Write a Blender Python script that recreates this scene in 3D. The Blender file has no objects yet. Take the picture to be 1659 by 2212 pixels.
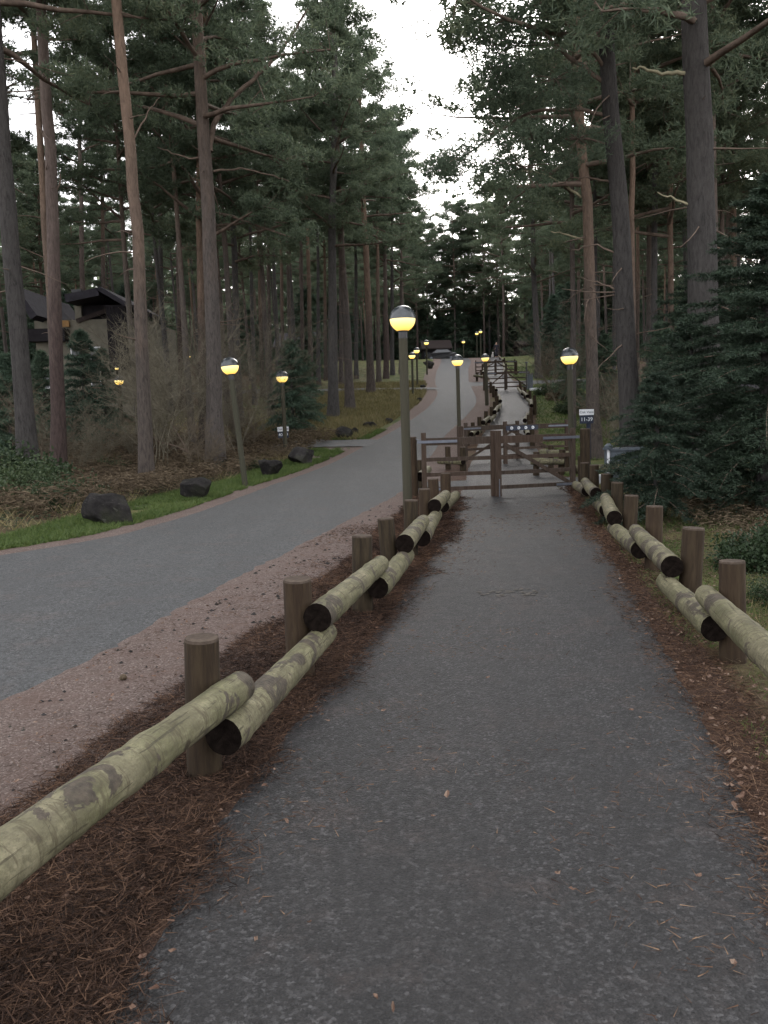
import bpy, math, random
import numpy as np
from mathutils import Vector, Matrix
random.seed(7); RNG = np.random.default_rng(7)
R = math.radians
SC = bpy.context.scene
COL = SC.collection

# ------------------------------------------------------------------ camera, world, sun, exposure
FW, FH, FF = 1659.0, 2212.0, 1750.0            # frame the photograph was measured in, focal length in its pixels
PITCH, ROLL, CAM_H = math.atan(211/1750), R(-1.7), 1.6
CM = Matrix.Rotation(math.pi/2-PITCH, 3, 'X') @ Matrix.Rotation(ROLL, 3, 'Z')
cd = bpy.data.cameras.new('camera'); cam = bpy.data.objects.new('camera', cd); COL.objects.link(cam)
cam.location = (0, 0, CAM_H); cam.rotation_euler = CM.to_euler()
cd.sensor_fit = 'VERTICAL'; cd.sensor_height = 36; cd.lens = 36*FF/FH
cd.clip_start = 0.05; cd.clip_end = 1500
SC.camera = cam
SUN_EL, SUN_ROT = R(22), R(18)
w = bpy.data.worlds.new('World'); SC.world = w; w.use_nodes = True
nt = w.node_tree; nt.nodes.clear()
o_ = nt.nodes.new('ShaderNodeOutputWorld'); bg = nt.nodes.new('ShaderNodeBackground')
sky = nt.nodes.new('ShaderNodeTexSky'); sky.sky_type = 'NISHITA'; sky.sun_disc = False
sky.sun_elevation = SUN_EL; sky.sun_rotation = SUN_ROT; sky.dust_density = 4; sky.air_density = 1.2
hs = nt.nodes.new('ShaderNodeHueSaturation'); hs.inputs['Saturation'].default_value = 0.22
mx = nt.nodes.new('ShaderNodeMix'); mx.data_type = 'RGBA'; mx.inputs[0].default_value = 0.62
mx.inputs[7].default_value = (6.1, 6.0, 6.25, 1)       # the even veil of an overcast dusk
nt.links.new(sky.outputs[0], hs.inputs['Color']); nt.links.new(hs.outputs[0], mx.inputs[6])
nt.links.new(mx.outputs[2], bg.inputs[0]); nt.links.new(bg.outputs[0], o_.inputs[0])
bg.inputs[1].default_value = 0.14
sd = bpy.data.lights.new('sun', 'SUN'); sd.energy = 0.6; sd.angle = R(35); sd.color = (1, .93, .86)
sun = bpy.data.objects.new('sun', sd); COL.objects.link(sun)
sdir = Vector((math.sin(SUN_ROT)*math.cos(SUN_EL), math.cos(SUN_ROT)*math.cos(SUN_EL), math.sin(SUN_EL)))
sun.rotation_euler = sdir.to_track_quat('Z', 'Y').to_euler()
SC.view_settings.view_transform = 'Standard'; SC.view_settings.look = 'None'
SC.view_settings.gamma = 1; SC.view_settings.exposure = 1.85
SC.view_settings.use_curve_mapping = False

# ------------------------------------------------------------------ helpers
def tag(o, label=None, cat=None, group=None, kind=None):
    if label: o['label'] = label
    if cat: o['category'] = cat
    if group: o['group'] = group
    if kind: o['kind'] = kind
    return o
def empty(name, loc, label=None, cat=None, group=None):
    o = bpy.data.objects.new(name, None); o.empty_display_size = .2; COL.objects.link(o); o.location = loc
    return tag(o, label, cat, group)
def link(name, me, parent=None, loc=(0, 0, 0)):
    o = bpy.data.objects.new(name, me); COL.objects.link(o); o.location = loc
    if parent: o.parent = parent
    return o
class MB:
    def __init__(s): s.v = []; s.f = []; s.m = []; s.n = 0
    def add(s, v, f, m=0):
        k = s.n; s.v.extend([tuple(p) for p in v]); s.n += len(v)
        s.f.extend([tuple(i+k for i in q) for q in f]); s.m.extend([m]*len(f))
    def box(s, c, d, m=0, rz=0, rot=None):
        M = rot if rot else Matrix.Rotation(rz, 3, 'Z'); c = Vector(c)
        v = [c + M @ Vector((x*d[0]/2, y*d[1]/2, z*d[2]/2)) for x in (-1, 1) for y in (-1, 1) for z in (-1, 1)]
        s.add(v, [(0, 1, 3, 2), (4, 6, 7, 5), (0, 4, 5, 1), (2, 3, 7, 6), (0, 2, 6, 4), (1, 5, 7, 3)], m)
    def bar(s, a, b, wd, th, m=0, up=(0, 1, 0)):        # rectangular bar from a to b; th along 'up'
        a = Vector(a); b = Vector(b); x = (b-a); L = x.length; x.normalize()
        y = Vector(up); y = (y-x*y.dot(x)).normalized(); z = x.cross(y)
        M = Matrix((x, y, z)).transposed(); s.box((a+b)/2, (L, th, wd), m, rot=M)
    def tube(s, pts, rad, n=8, m=0, capm=None, jit=0, rng=random):
        pts = [Vector(p) for p in pts]; K = len(pts); ref = None; vs = []
        for i, p in enumerate(pts):
            t = (pts[min(i+1, K-1)]-pts[max(i-1, 0)]).normalized()
            if ref is None: ref = Vector((1, 0, 0)) if abs(t.x) < .8 else Vector((0, 1, 0))
            u = (ref-t*ref.dot(t)).normalized(); ref = u; q = t.cross(u)
            r = rad[i] if isinstance(rad, (list, tuple)) else rad
            for k in range(n):
                a = 2*math.pi*k/n; rr = r*(1+(rng.uniform(-jit, jit) if jit else 0))
                vs.append(p+(u*math.cos(a)+q*math.sin(a))*rr)
        fs = [(i*n+k, i*n+(k+1) % n, (i+1)*n+(k+1) % n, (i+1)*n+k) for i in range(K-1) for k in range(n)]
        s.add(vs, fs, m)
        if capm is not None:
            s.add(vs[:n], [tuple(range(n-1, -1, -1))], capm); s.add(vs[-n:], [tuple(range(n))], capm)
    def build(s, name, mats, parent=None, smooth=False, mesh_only=False, origin=None):
        me = bpy.data.meshes.new(name)
        og = origin if origin is not None else (tuple(parent.matrix_world.translation) if False else (tuple(world_loc(parent)) if parent else (0, 0, 0)))
        v = [(p[0]-og[0], p[1]-og[1], p[2]-og[2]) for p in s.v]
        me.from_pydata(v, [], s.f)
        for m in (mats if isinstance(mats, (list, tuple)) else [mats]): me.materials.append(m)
        me.polygons.foreach_set('material_index', s.m)
        if smooth: me.polygons.foreach_set('use_smooth', [True]*len(s.f))
        me.update()
        if mesh_only: return me
        return link(name, me, parent)
def world_loc(o):
    p = Vector(o.location)
    while o.parent: o = o.parent; p += o.location
    return p
def tri_mesh(name, V, mats, smooth=False, midx=None):
    """V: (n,3,3) triangles"""
    n = len(V); me = bpy.data.meshes.new(name)
    me.vertices.add(n*3); me.loops.add(n*3); me.polygons.add(n)
    me.vertices.foreach_set('co', V.reshape(-1).astype(np.float32))
    me.loops.foreach_set('vertex_index', np.arange(n*3, dtype=np.int32))
    me.polygons.foreach_set('loop_start', np.arange(0, n*3, 3, dtype=np.int32))
    me.polygons.foreach_set('loop_total', np.full(n, 3, dtype=np.int32))
    for m in (mats if isinstance(mats, (list, tuple)) else [mats]): me.materials.append(m)
    if midx is not None: me.polygons.foreach_set('material_index', midx.astype(np.int32))
    me.update(calc_edges=True); return me
def unit(a): return a/np.maximum(np.linalg.norm(a, axis=-1, keepdims=True), 1e-6)
def rdirs(n, rng=RNG): return unit(rng.normal(size=(n, 3)))
def blades(C, D, L, Wd, rng=RNG):
    """thin triangles with base at C, pointing along D"""
    P = unit(np.cross(D, rdirs(len(C), rng))); Wd = np.asarray(Wd).reshape(-1, 1); L = np.asarray(L).reshape(-1, 1)
    return np.stack([C-P*Wd/2, C+P*Wd/2, C+D*L], axis=1)

# ------------------------------------------------------------------ terrain function and pixel -> place
def sp(t, k): return k*math.log1p(math.exp(min(t/k, 40))) if t/k < 40 else t
def prof(y): return .112*(sp(y-25.7, 1.6) - sp(y-101, 4)) - .0*y
def ray(u, v):
    d = CM @ Vector(((u-FW/2)/FF, (FH/2-v)/FF, -1)); return d
def at(u, v, y):
    d = ray(u, v); return Vector((0, 0, CAM_H)) + d*(y/d.y)
def on(u, v, h=0.0):
    d = ray(u, v); y = .6; prev = None
    while y < 250:
        z = CAM_H+d.z/d.y*y
        if z < prof(y)+h:
            lo, hi = y-.25, y
            for _ in range(25):
                m = (lo+hi)/2
                if CAM_H+d.z/d.y*m < prof(m)+h: hi = m
                else: lo = m
            y = hi; break
        y += .25
    p = at(u, v, y); return p
def polyx(pix, near=None, far=None):
    P = [on(u, v) for u, v in pix]; a = sorted([(p.y, p.x) for p in P])
    if near: a = [near[::-1]]+a
    if far: a = a+[far[::-1]]
    ys = np.array([q[0] for q in a]); xs = np.array([q[1] for q in a])
    return lambda y: np.interp(y, ys, xs)
def smoothf(f, s=.6):
    ys = np.concatenate([np.arange(-6, 30, .2), np.arange(30, 200, .5)])
    def g(y, s0): return sum(f(y+k*s0) for k in (-1, -.5, 0, .5, 1))/5
    sv = np.where(ys < 20, s, s*3.5)
    xs = np.array([g(y, q) for y, q in zip(ys, sv)])
    return lambda y: np.interp(y, ys, xs)
road_l = smoothf(polyx([(0, 1198), (200, 1172), (420, 1110), (600, 1042), (740, 985), (820, 948), (888, 907), (917, 888), (941, 862), (945, 847), (939, 824), (942, 803), (953, 782)], near=(-9, 4), far=(9.5, 130)), .8)
road_r = smoothf(polyx([(0, 1530), (190, 1440), (400, 1312), (560, 1228), (690, 1160), (860, 1071), (920, 1000), (961, 942), (1004, 903), (1028, 876), (1031, 862), (1022, 844), (1013, 824), (1012, 797), (1019, 781)], near=(-3.6, 1), far=(13, 130)), .5)
path_l = smoothf(polyx([(225, 2212), (385, 1900), (530, 1690), (690, 1495), (800, 1375), (890, 1250), (945, 1170), (982, 1090), (1003, 1045), (1010, 1010), (1035, 950), (1060, 915), (1079, 882), (1076, 853), (1066, 835), (1052, 810), (1056, 790), (1061, 779)], near=(-1.02, 0), far=(16, 130)), .4)
path_r = smoothf(polyx([(1655, 1830), (1630, 1750), (1500, 1500), (1420, 1370), (1350, 1250), (1290, 1150), (1250, 1085), (1222, 1045), (1180, 1000), (1150, 950), (1142, 920), (1146, 885), (1138, 862), (1120, 838), (1098, 810), (1088, 790), (1084, 779)], near=(1.2, 0), far=(18.5, 130)), .4)
def n2(x, y, s=1.0, seed=0):          # cheap value noise (vectorised), -1..1
    x = np.asarray(x, float)*s+seed*17.3; y = np.asarray(y, float)*s+seed*9.1
    xi = np.floor(x); yi = np.floor(y); fx = x-xi; fy = y-yi; fx = fx*fx*(3-2*fx); fy = fy*fy*(3-2*fy)
    h = lambda a, b: np.modf(np.abs(np.sin(a*127.1+b*311.7)*43758.5453))[0]
    return ((h(xi, yi)*(1-fx)+h(xi+1, yi)*fx)*(1-fy)+(h(xi, yi+1)*(1-fx)+h(xi+1, yi+1)*fx)*fy)*2-1
CROSS = (16.6, 18.9)                    # the side way that crosses between the first two gates
CROSS2 = (55.2, 58.5)
SIDE = (33.2, 35.0)                     # drive leaving the road to the left by the second sign
def inside(x, y):                       # signed metres outside the paved surfaces (<0 = on asphalt)
    d = np.minimum(np.maximum(road_l(y)-x, x-road_r(y)), np.maximum(path_l(y)-x, x-path_r(y)))
    c = np.maximum(np.maximum(CROSS[0]-y, y-CROSS[1]), np.maximum(road_r(y)-.5-x, x-12))
    c2 = np.maximum(np.maximum(CROSS2[0]-y, y-CROSS2[1]), np.maximum(road_r(y)-.5-x, x-17.5))
    return np.minimum(np.minimum(d, c), c2)
def gz(x, y):
    x = np.asarray(x, float); y = np.asarray(y, float)
    b = .112*(1.6*np.logaddexp(0, (y-25.7)/1.6)-4*np.logaddexp(0, (y-101)/4))
    d = inside(x, y)
    t = np.clip(d/.25, -1, 1)
    bump = (.5*n2(x, y, 9, 1)+.35*n2(x, y, 23, 2))*.015*np.clip((d+.2)/.2, 0, 1)*np.clip(14/np.maximum(y, 1), .2, 1)
    e = np.clip((d-.6)/3, 0, 1)
    rough = e*(n2(x, y, .35, 3)*.10+n2(x, y, 1.3, 4)*.035)
    hill = np.clip((-x-14)/40, 0, 1)*1.0
    return b + np.interp(d, [-.22, -.12, .0, .12, 1], [-.04, -.004, .013, .024, .024]) + bump + rough + hill
def gzs(x, y): return float(gz(np.array([x]), np.array([y]))[0])

# ------------------------------------------------------------------ materials
def mat(name):
    m = bpy.data.materials.new(name); m.use_nodes = True
    n = m.node_tree; b = n.nodes['Principled BSDF']; return m, n, b
def N(nt, t, **k):
    n = nt.nodes.new('ShaderNode'+t)
    for a, v in k.items():
        if a in n.inputs.keys() if hasattr(n.inputs, 'keys') else False: n.inputs[a].default_value = v
        else: setattr(n, a, v)
    return n
def noise(nt, vec, scale, detail=4, rough=.6, dist=0):
    n = nt.nodes.new('ShaderNodeTexNoise'); n.inputs['Scale'].default_value = scale; n.inputs['Detail'].default_value = detail
    n.inputs['Roughness'].default_value = rough; n.inputs['Distortion'].default_value = dist
    if vec is not None: nt.links.new(vec, n.inputs['Vector'])
    return n.outputs['Fac']
def ramp(nt, fac, stops):
    r = nt.nodes.new('ShaderNodeValToRGB'); e = r.color_ramp.elements
    while len(e) < len(stops): e.new(.5)
    for i, (p, c) in enumerate(stops): e[i].position = p; e[i].color = (*c, 1) if len(c) == 3 else c
    nt.links.new(fac, r.inputs[0]); return r.outputs[0]
def mixc(nt, fac, a, b, mode='MIX'):
    n = nt.nodes.new('ShaderNodeMix'); n.data_type = 'RGBA'; n.blend_type = mode
    for s, v in ((n.inputs[0], fac), (n.inputs[6], a), (n.inputs[7], b)):
        if isinstance(v, (int, float)): s.default_value = v
        elif isinstance(v, tuple): s.default_value = (*v, 1)
        else: nt.links.new(v, s)
    return n.outputs[2]
def math_(nt, op, a, b=None, clamp=False):
    n = nt.nodes.new('ShaderNodeMath'); n.operation = op; n.use_clamp = clamp
    for s, v in ((n.inputs[0], a), (n.inputs[1], b)):
        if v is None: continue
        if isinstance(v, (int, float)): s.default_value = v
        else: nt.links.new(v, s)
    return n.outputs[0]
def bump(nt, b, h, strength, dist=.02):
    n = nt.nodes.new('ShaderNodeBump'); n.inputs['Strength'].default_value = strength; n.inputs['Distance'].default_value = dist
    nt.links.new(h, n.inputs['Height']); nt.links.new(n.outputs[0], b.inputs['Normal'])
def coords(nt, kind='Object', sc=None):
    t = nt.nodes.new('ShaderNodeTexCoord').outputs[kind]
    if sc:
        m = nt.nodes.new('ShaderNodeMapping'); m.inputs['Scale'].default_value = sc; nt.links.new(t, m.inputs[0]); t = m.outputs[0]
    return t
def pos(nt): return nt.nodes.new('ShaderNodeNewGeometry').outputs['Position']
def island(nt): return nt.nodes.new('ShaderNodeNewGeometry').outputs['Random Per Island']
def objrand(nt): return nt.nodes.new('ShaderNodeObjectInfo').outputs['Random']
def simple(name, col, rough=.7, var=.25, scale=6, spec=.3, metal=0, bmp=.0):
    m, n, b = mat(name); c = coords(n)
    f = noise(n, c, scale)
    dk = tuple(x*(1-var) for x in col); lt = tuple(min(1, x*(1+var)) for x in col)
    n.links.new(ramp(n, f, [(.3, dk), (.7, lt)]), b.inputs['Base Color'])
    b.inputs['Roughness'].default_value = rough; b.inputs['Specular IOR Level'].default_value = spec; b.inputs['Metallic'].default_value = metal
    if bmp: bump(n, b, noise(n, c, scale*4), bmp, .01)
    return m

def asphalt(name, c0, c1, grain, patch, rough, spec, bs):
    m, n, b = mat(name); p = pos(n)
    vor = n.nodes.new('ShaderNodeTexVoronoi'); vor.inputs['Scale'].default_value = grain; n.links.new(p, vor.inputs['Vector'])
    big = noise(n, p, .7, 5, .6); mid = noise(n, p, 9, 4, .7); fine = noise(n, p, grain*1.6, 3, .8)
    stone = n.nodes.new('ShaderNodeSeparateColor'); n.links.new(vor.outputs['Color'], stone.inputs[0])
    s = ramp(n, stone.outputs[0], [(0, tuple(x*.45 for x in c0)), (.55, c0), (.9, c1), (1, tuple(min(.5, x*1.7) for x in c1))])
    s = mixc(n, ramp(n, big, [(.35, (0, 0, 0)), (.7, (1, 1, 1))]), s, mixc(n, .55, s, patch))
    s = mixc(n, ramp(n, mid, [(.3, (.55,)*3), (.7, (0,)*3)]), s, tuple(x*.5 for x in c0))
    s = mixc(n, ramp(n, noise(n, p, 2.2, 4, .7), [(.52, (0,)*3), (.72, (.3,)*3)]), s, (.11, .075, .062))
    s = mixc(n, ramp(n, noise(n, p, 34, 5, .9), [(.43, (.95,)*3), (.51, (0,)*3)]), s, tuple(x*.35 for x in c0)); s = mixc(n, ramp(n, noise(n, coords(n, 'Object', (1.6, .12, 1)), 1.5, 4), [(.4, (.35,)*3), (.6, (0,)*3)]), s, tuple(x*.6 for x in c0))
    n.links.new(s, b.inputs['Base Color']); b.inputs['Specular IOR Level'].default_value = spec
    rr = n.nodes.new('ShaderNodeMapRange'); n.links.new(mid, rr.inputs[0]); rr.inputs[3].default_value = rough-.1; rr.inputs[4].default_value = rough+.15
    n.links.new(rr.outputs[0], b.inputs['Roughness'])
    h = math_(n, 'ADD', math_(n, 'MULTIPLY', vor.outputs['Distance'], -1.0), math_(n, 'MULTIPLY', fine, .8))
    bump(n, b, h, bs, .012); return m
M_PATH = asphalt('path_asphalt', (.022, .022, .0225), (.080, .080, .081), 88, (.046, .042, .040), .60, .38, 1.0)
M_ROAD = asphalt('road_asphalt', (.070, .073, .074), (.108, .111, .111), 130, (.094, .097, .097), .75, .22, .5)

def ground_mat():
    m, n, b = mat('forest_floor'); p = pos(n)
    at_ = n.nodes.new('ShaderNodeVertexColor'); at_.layer_name = 'zone'
    sep = n.nodes.new('ShaderNodeSeparateColor'); n.links.new(at_.outputs[0], sep.inputs[0])
    wob = noise(n, p, 5, 5, .75); wob2 = noise(n, p, 28, 3, .7)
    def thr(ch, lo=.38, hi=.62, amt=1.0):
        t = math_(n, 'ADD', ch, math_(n, 'MULTIPLY', math_(n, 'SUBTRACT', wob, .5), amt))
        t = math_(n, 'ADD', t, math_(n, 'MULTIPLY', math_(n, 'SUBTRACT', wob2, .5), amt*.6))
        return ramp(n, t, [(lo, (0, 0, 0)), (hi, (1, 1, 1))])
    floor_ = ramp(n, noise(n, p, 14, 6, .75), [(.28, (.022, .013, .010)), (.5, (.072, .044, .030)), (.68, (.135, .088, .056)), (.85, (.20, .15, .10))])
    floor_ = mixc(n, ramp(n, noise(n, p, .5, 4), [(.45, (0,)*3), (.65, (.8,)*3)]), floor_, ramp(n, noise(n, p, 18, 5, .7), [(.3, (.035, .034, .016)), (.7, (.115, .105, .045))]))
    litter = ramp(n, noise(n, p, 40, 6, .8), [(.28, (.020, .013, .010)), (.5, (.068, .042, .030)), (.68, (.125, .080, .055)), (.85, (.20, .145, .105))])
    litter = mixc(n, ramp(n, noise(n, p, 3, 3), [(.45, (0,)*3), (.7, (.6,)*3)]), litter, (.035, .022, .018))
    vor = n.nodes.new('ShaderNodeTexVoronoi'); vor.inputs['Scale'].default_value = 105; n.links.new(p, vor.inputs['Vector'])
    vs = n.nodes.new('ShaderNodeSeparateColor'); n.links.new(vor.outputs['Color'], vs.inputs[0])
    gravel = ramp(n, vs.outputs[0], [(0, (.074, .056, .048)), (.5, (.120, .092, .080)), (.88, (.156, .122, .108)), (1, (.24, .205, .185))])
    gravel = mixc(n, ramp(n, noise(n, p, 3.2, 5, .7), [(.42, (0,)*3), (.68, (.55,)*3)]), gravel, (.11, .075, .062))
    grass = ramp(n, noise(n, p, 22, 5, .75), [(.25, (.020, .028, .010)), (.5, (.048, .068, .022)), (.75, (.09, .11, .038))])
    dry = ramp(n, noise(n, p, 16, 5, .75), [(.25, (.06, .054, .024)), (.5, (.145, .13, .055)), (.75, (.24, .20, .10))])
    grass = mixc(n, ramp(n, noise(n, p, 1.1, 4), [(.42, (0,)*3), (.66, (.75,)*3)]), grass, dry)
    c = mixc(n, thr(sep.outputs[1]), floor_, grass)
    c = mixc(n, thr(at_.outputs[1] if False else sep.outputs[0], .42, .58, .8), c, gravel)
    c = mixc(n, thr(sep.outputs[2], .36, .64, 1.0), c, litter)
    n.links.new(c, b.inputs['Base Color']); b.inputs['Roughness'].default_value = .92; b.inputs['Specular IOR Level'].default_value = .12
    h = math_(n, 'ADD', noise(n, p, 30, 6, .8), math_(n, 'MULTIPLY', vor.outputs['Distance'], -.6))
    bump(n, b, h, .9, .02); return m
M_GROUND = ground_mat()

def bark(name, low, lowd, high, start, end, sc=1.0):
    m, n, b = mat(name); c = coords(n, 'Object', (9*sc, 9*sc, 2.0*sc)); g = coords(n, 'Object')
    z = n.nodes.new('ShaderNodeSeparateXYZ'); n.links.new(g, z.inputs[0])
    f = noise(n, c, 2.2, 6, .75, .6); f2 = noise(n, c, 7, 4, .7)
    a = ramp(n, f, [(.32, lowd), (.5, low), (.7, tuple(x*1.45 for x in low))])
    hi = ramp(n, f, [(.3, tuple(x*.55 for x in high)), (.55, high), (.8, tuple(x*1.35 for x in high))])
    t = math_(n, 'ADD', math_(n, 'DIVIDE', math_(n, 'SUBTRACT', z.outputs[2], start), end-start), math_(n, 'MULTIPLY', math_(n, 'SUBTRACT', noise(n, c, .5, 4), .5), 1.2), True)
    col = mixc(n, t, a, hi)
    col = mixc(n, ramp(n, objrand(n), [(0, (0,)*3), (1, (.45,)*3)]), col, mixc(n, .6, col, (.10, .095, .085)))
    n.links.new(col, b.inputs['Base Color']); b.inputs['Roughness'].default_value = .9; b.inputs['Specular IOR Level'].default_value = .15
    bump(n, b, math_(n, 'ADD', f, math_(n, 'MULTIPLY', f2, .5)), .9, .05); return m
M_BARK = bark('pine_bark', (.080, .068, .062), (.024, .020, .018), (.17, .12, .090), 5, 12)
M_BARKO = bark('orange_pine_bark', (.070, .057, .049), (.022, .018, .016), (.20, .135, .095), 3, 9)
M_BARKR = bark('red_pine_bark', (.058, .040, .036), (.020, .014, .013), (.145, .112, .095), 3, 9)
M_BARKD = bark('dark_bark', (.068, .064, .062), (.021, .019, .019), (.105, .095, .087), 5, 14)
M_BARKK = bark('blackish_bark', (.044, .041, .039), (.013, .012, .012), (.064, .057, .051), 5, 14)
M_LIMB = simple('limb_bark', (.12, .09, .07), .9, .4, 5, .15, bmp=.4)
M_LIMBP = simple('pale_lichen_limb', (.22, .20, .13), .9, .35, 5, .15, bmp=.4)
M_DEAD = simple('dead_twig', (.115, .095, .07), .95, .4, 9, .1)

def foliage(name, stops, rough=.6, transl=.25, spec=.25):
    m, n, b = mat(name); p = pos(n)
    r = island(n); big = noise(n, p, .9, 3); o = objrand(n)
    f = math_(n, 'ADD', math_(n, 'MULTIPLY', r, .45), math_(n, 'ADD', math_(n, 'MULTIPLY', big, .55), math_(n, 'MULTIPLY', math_(n, 'SUBTRACT', o, .5), .30)))
    c = ramp(n, f, stops); n.links.new(c, b.inputs['Base Color'])
    b.inputs['Roughness'].default_value = rough; b.inputs['Specular IOR Level'].default_value = spec
    t = n.nodes.new('ShaderNodeBsdfTranslucent'); n.links.new(c, t.inputs[0])
    mxs = n.nodes.new('ShaderNodeMixShader'); mxs.inputs[0].default_value = transl
    out = n.nodes['Material Output']
    n.links.new(b.outputs[0], mxs.inputs[1]); n.links.new(t.outputs[0], mxs.inputs[2]); n.links.new(mxs.outputs[0], out.inputs[0]); return m
M_PINE = foliage('pine_needles', [(.15, (.056, .078, .052)), (.45, (.104, .140, .090)), (.75, (.155, .188, .115)), (1, (.22, .228, .125))], transl=.5)
M_SPRUCE = foliage('spruce_needles', [(.1, (.010, .019, .012)), (.5, (.024, .041, .025)), (.95, (.048, .070, .040))], transl=.12)
M_CONIF = foliage('conifer_needles', [(.1, (.030, .050, .036)), (.5, (.062, .098, .066)), (.95, (.11, .15, .09))], transl=.3)
M_LEAF = foliage('evergreen_leaves', [(.1, (.012, .022, .010)), (.5, (.030, .050, .022)), (.95, (.06, .08, .036))], rough=.55, spec=.2)
M_GRASS = foliage('grass_blades', [(.15, (.028, .046, .012)), (.5, (.064, .104, .026)), (.95, (.13, .155, .05))], transl=.3)
M_DRYG = foliage('dry_grass', [(.15, (.085, .072, .03)), (.5, (.17, .15, .065)), (.95, (.26, .21, .11))], transl=.2)
M_BRACK = foliage('dead_bracken', [(.15, (.045, .034, .023)), (.5, (.115, .088, .058)), (.95, (.22, .18, .12))], rough=.9, transl=.15, spec=.1)
M_NEEDL = foliage('fallen_needles', [(.2, (.014, .009, .007)), (.42, (.055, .032, .022)), (.62, (.135, .080, .050)), (.85, (.26, .18, .115))], rough=.85, transl=.05, spec=.15)
M_FLEAF = foliage('fallen_leaves', [(.2, (.07, .035, .022)), (.5, (.13, .08, .055)), (.95, (.27, .21, .16))], rough=.7, transl=.05)

def log_mat():
    m, n, b = mat('peeled_log'); c = coords(n); o = objrand(n)
    add = n.nodes.new('ShaderNodeVectorMath'); add.operation = 'ADD'; n.links.new(c, add.inputs[0])
    cx = n.nodes.new('ShaderNodeCombineXYZ'); n.links.new(math_(n, 'MULTIPLY', o, 37), cx.inputs[0]); n.links.new(cx.outputs[0], add.inputs[1]); v = add.outputs[0]
    mp = n.nodes.new('ShaderNodeMapping'); mp.inputs['Scale'].default_value = (2.2, 9, 9); n.links.new(v, mp.inputs[0])
    st = noise(n, mp.outputs[0], 1.6, 5, .7)
    base = ramp(n, st, [(.30, (.036, .032, .018)), (.43, (.092, .086, .048)), (.55, (.175, .162, .095)), (.72, (.30, .28, .18))])
    tint = ramp(n, noise(n, v, 2.5, 3), [(.38, (.062, .070, .022)), (.65, (.19, .165, .115))])
    base = mixc(n, .38, base, tint); base = mixc(n, ramp(n, noise(n, v, 14, 5, .8), [(.42, (.65,)*3), (.6, (0,)*3)]), base, (.085, .078, .045))
    # knots and the scars left by the peeling blade: narrow bands across the log
    mp2 = n.nodes.new('ShaderNodeMapping'); mp2.inputs['Scale'].default_value = (13, 2.2, 2.2); n.links.new(v, mp2.inputs[0])
    ring = noise(n, mp2.outputs[0], 1.3, 3, .6, .5)
    base = mixc(n, ramp(n, ring, [(.53, (0,)*3), (.565, (.75,)*3), (.60, (0,)*3)]), base, (.055, .045, .026))
    pch = noise(n, v, 3.6, 5, .62, .8)
    base = mixc(n, ramp(n, pch, [(.545, (0,)*3), (.56, (.92,)*3)]), base, ramp(n, noise(n, v, 30, 3), [(.3, (.022, .018, .015)), (.7, (.070, .055, .042))]))
    mp3 = n.nodes.new('ShaderNodeMapping'); mp3.inputs['Scale'].default_value = (2.5, 38, 38); n.links.new(v, mp3.inputs[0])
    crack = noise(n, mp3.outputs[0], 1.5, 3, .6, .3)
    base = mixc(n, ramp(n, crack, [(.60, (0,)*3), (.64, (.8,)*3)]), base, (.04, .034, .02))
    vk = n.nodes.new('ShaderNodeTexVoronoi'); vk.inputs['Scale'].default_value = 5.5; n.links.new(v, vk.inputs['Vector'])
    base = mixc(n, ramp(n, vk.outputs['Distance'], [(.10, (.9,)*3), (.15, (0,)*3)]), base, (.035, .026, .016))
    base = mixc(n, ramp(n, noise(n, v, 70, 4, .8), [(.35, (.5,)*3), (.5, (0,)*3)]), base, (.06, .055, .035))
    n.links.new(base, b.inputs['Base Color']); b.inputs['Roughness'].default_value = .72; b.inputs['Specular IOR Level'].default_value = .25
    bump(n, b, math_(n, 'ADD', math_(n, 'MULTIPLY', ring, .8), math_(n, 'ADD', noise(n, v, 45, 4, .7), pch)), .55, .012); return m
M_LOG = log_mat()
M_LOGEND = simple('shaded_log_end', (.008, .006, .005), 1, .5, 30, .02, bmp=.4)  # cut ends near black: the shade on them is put into the colour
def post_mat(name, a, b_, c_):
    m, n, b = mat(name); v = coords(n, 'Object', (14, 14, 1.6)); o = objrand(n)
    f = noise(n, v, 1.8, 5, .7, .4)
    col = ramp(n, f, [(.28, a), (.5, b_), (.75, c_)])
    col = mixc(n, math_(n, 'MULTIPLY', o, .35), col, mixc(n, .5, col, (.085, .045, .028)))
    n.links.new(col, b.inputs['Base Color']); b.inputs['Roughness'].default_value = .8; b.inputs['Specular IOR Level'].default_value = .2
    bump(n, b, f, .6, .01); return m
M_POST = post_mat('fence_post_wood', (.008, .006, .004), (.025, .018, .010), (.050, .038, .021))
M_POSTTOP = simple('post_top', (.055, .042, .032), .9, .4, 18, .15, bmp=.3)
M_LAMPP = post_mat('lamp_post_wood', (.022, .023, .016), (.042, .044, .030), (.068, .068, .048))
M_GATE = post_mat('gate_timber', (.018, .013, .010), (.042, .031, .023), (.070, .054, .042))
M_GALV = simple('galvanised_steel', (.13, .14, .165), .45, .2, 12, .5, .6)
M_BLACK = simple('black_paint', (.012, .012, .014), .35, .2, 8, .5)
def dome_mat():
    m, n, b = mat('lamp_cap'); b.inputs['Base Color'].default_value = (.02, .025, .028, 1); b.inputs['Roughness'].default_value = .22
    b.inputs['Specular IOR Level'].default_value = .6; n.links.new(ramp(n, noise(n, coords(n), 9), [(.3, (.012, .016, .018)), (.7, (.04, .045, .05))]), b.inputs['Base Color']); return m
M_DOME = dome_mat()
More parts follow.
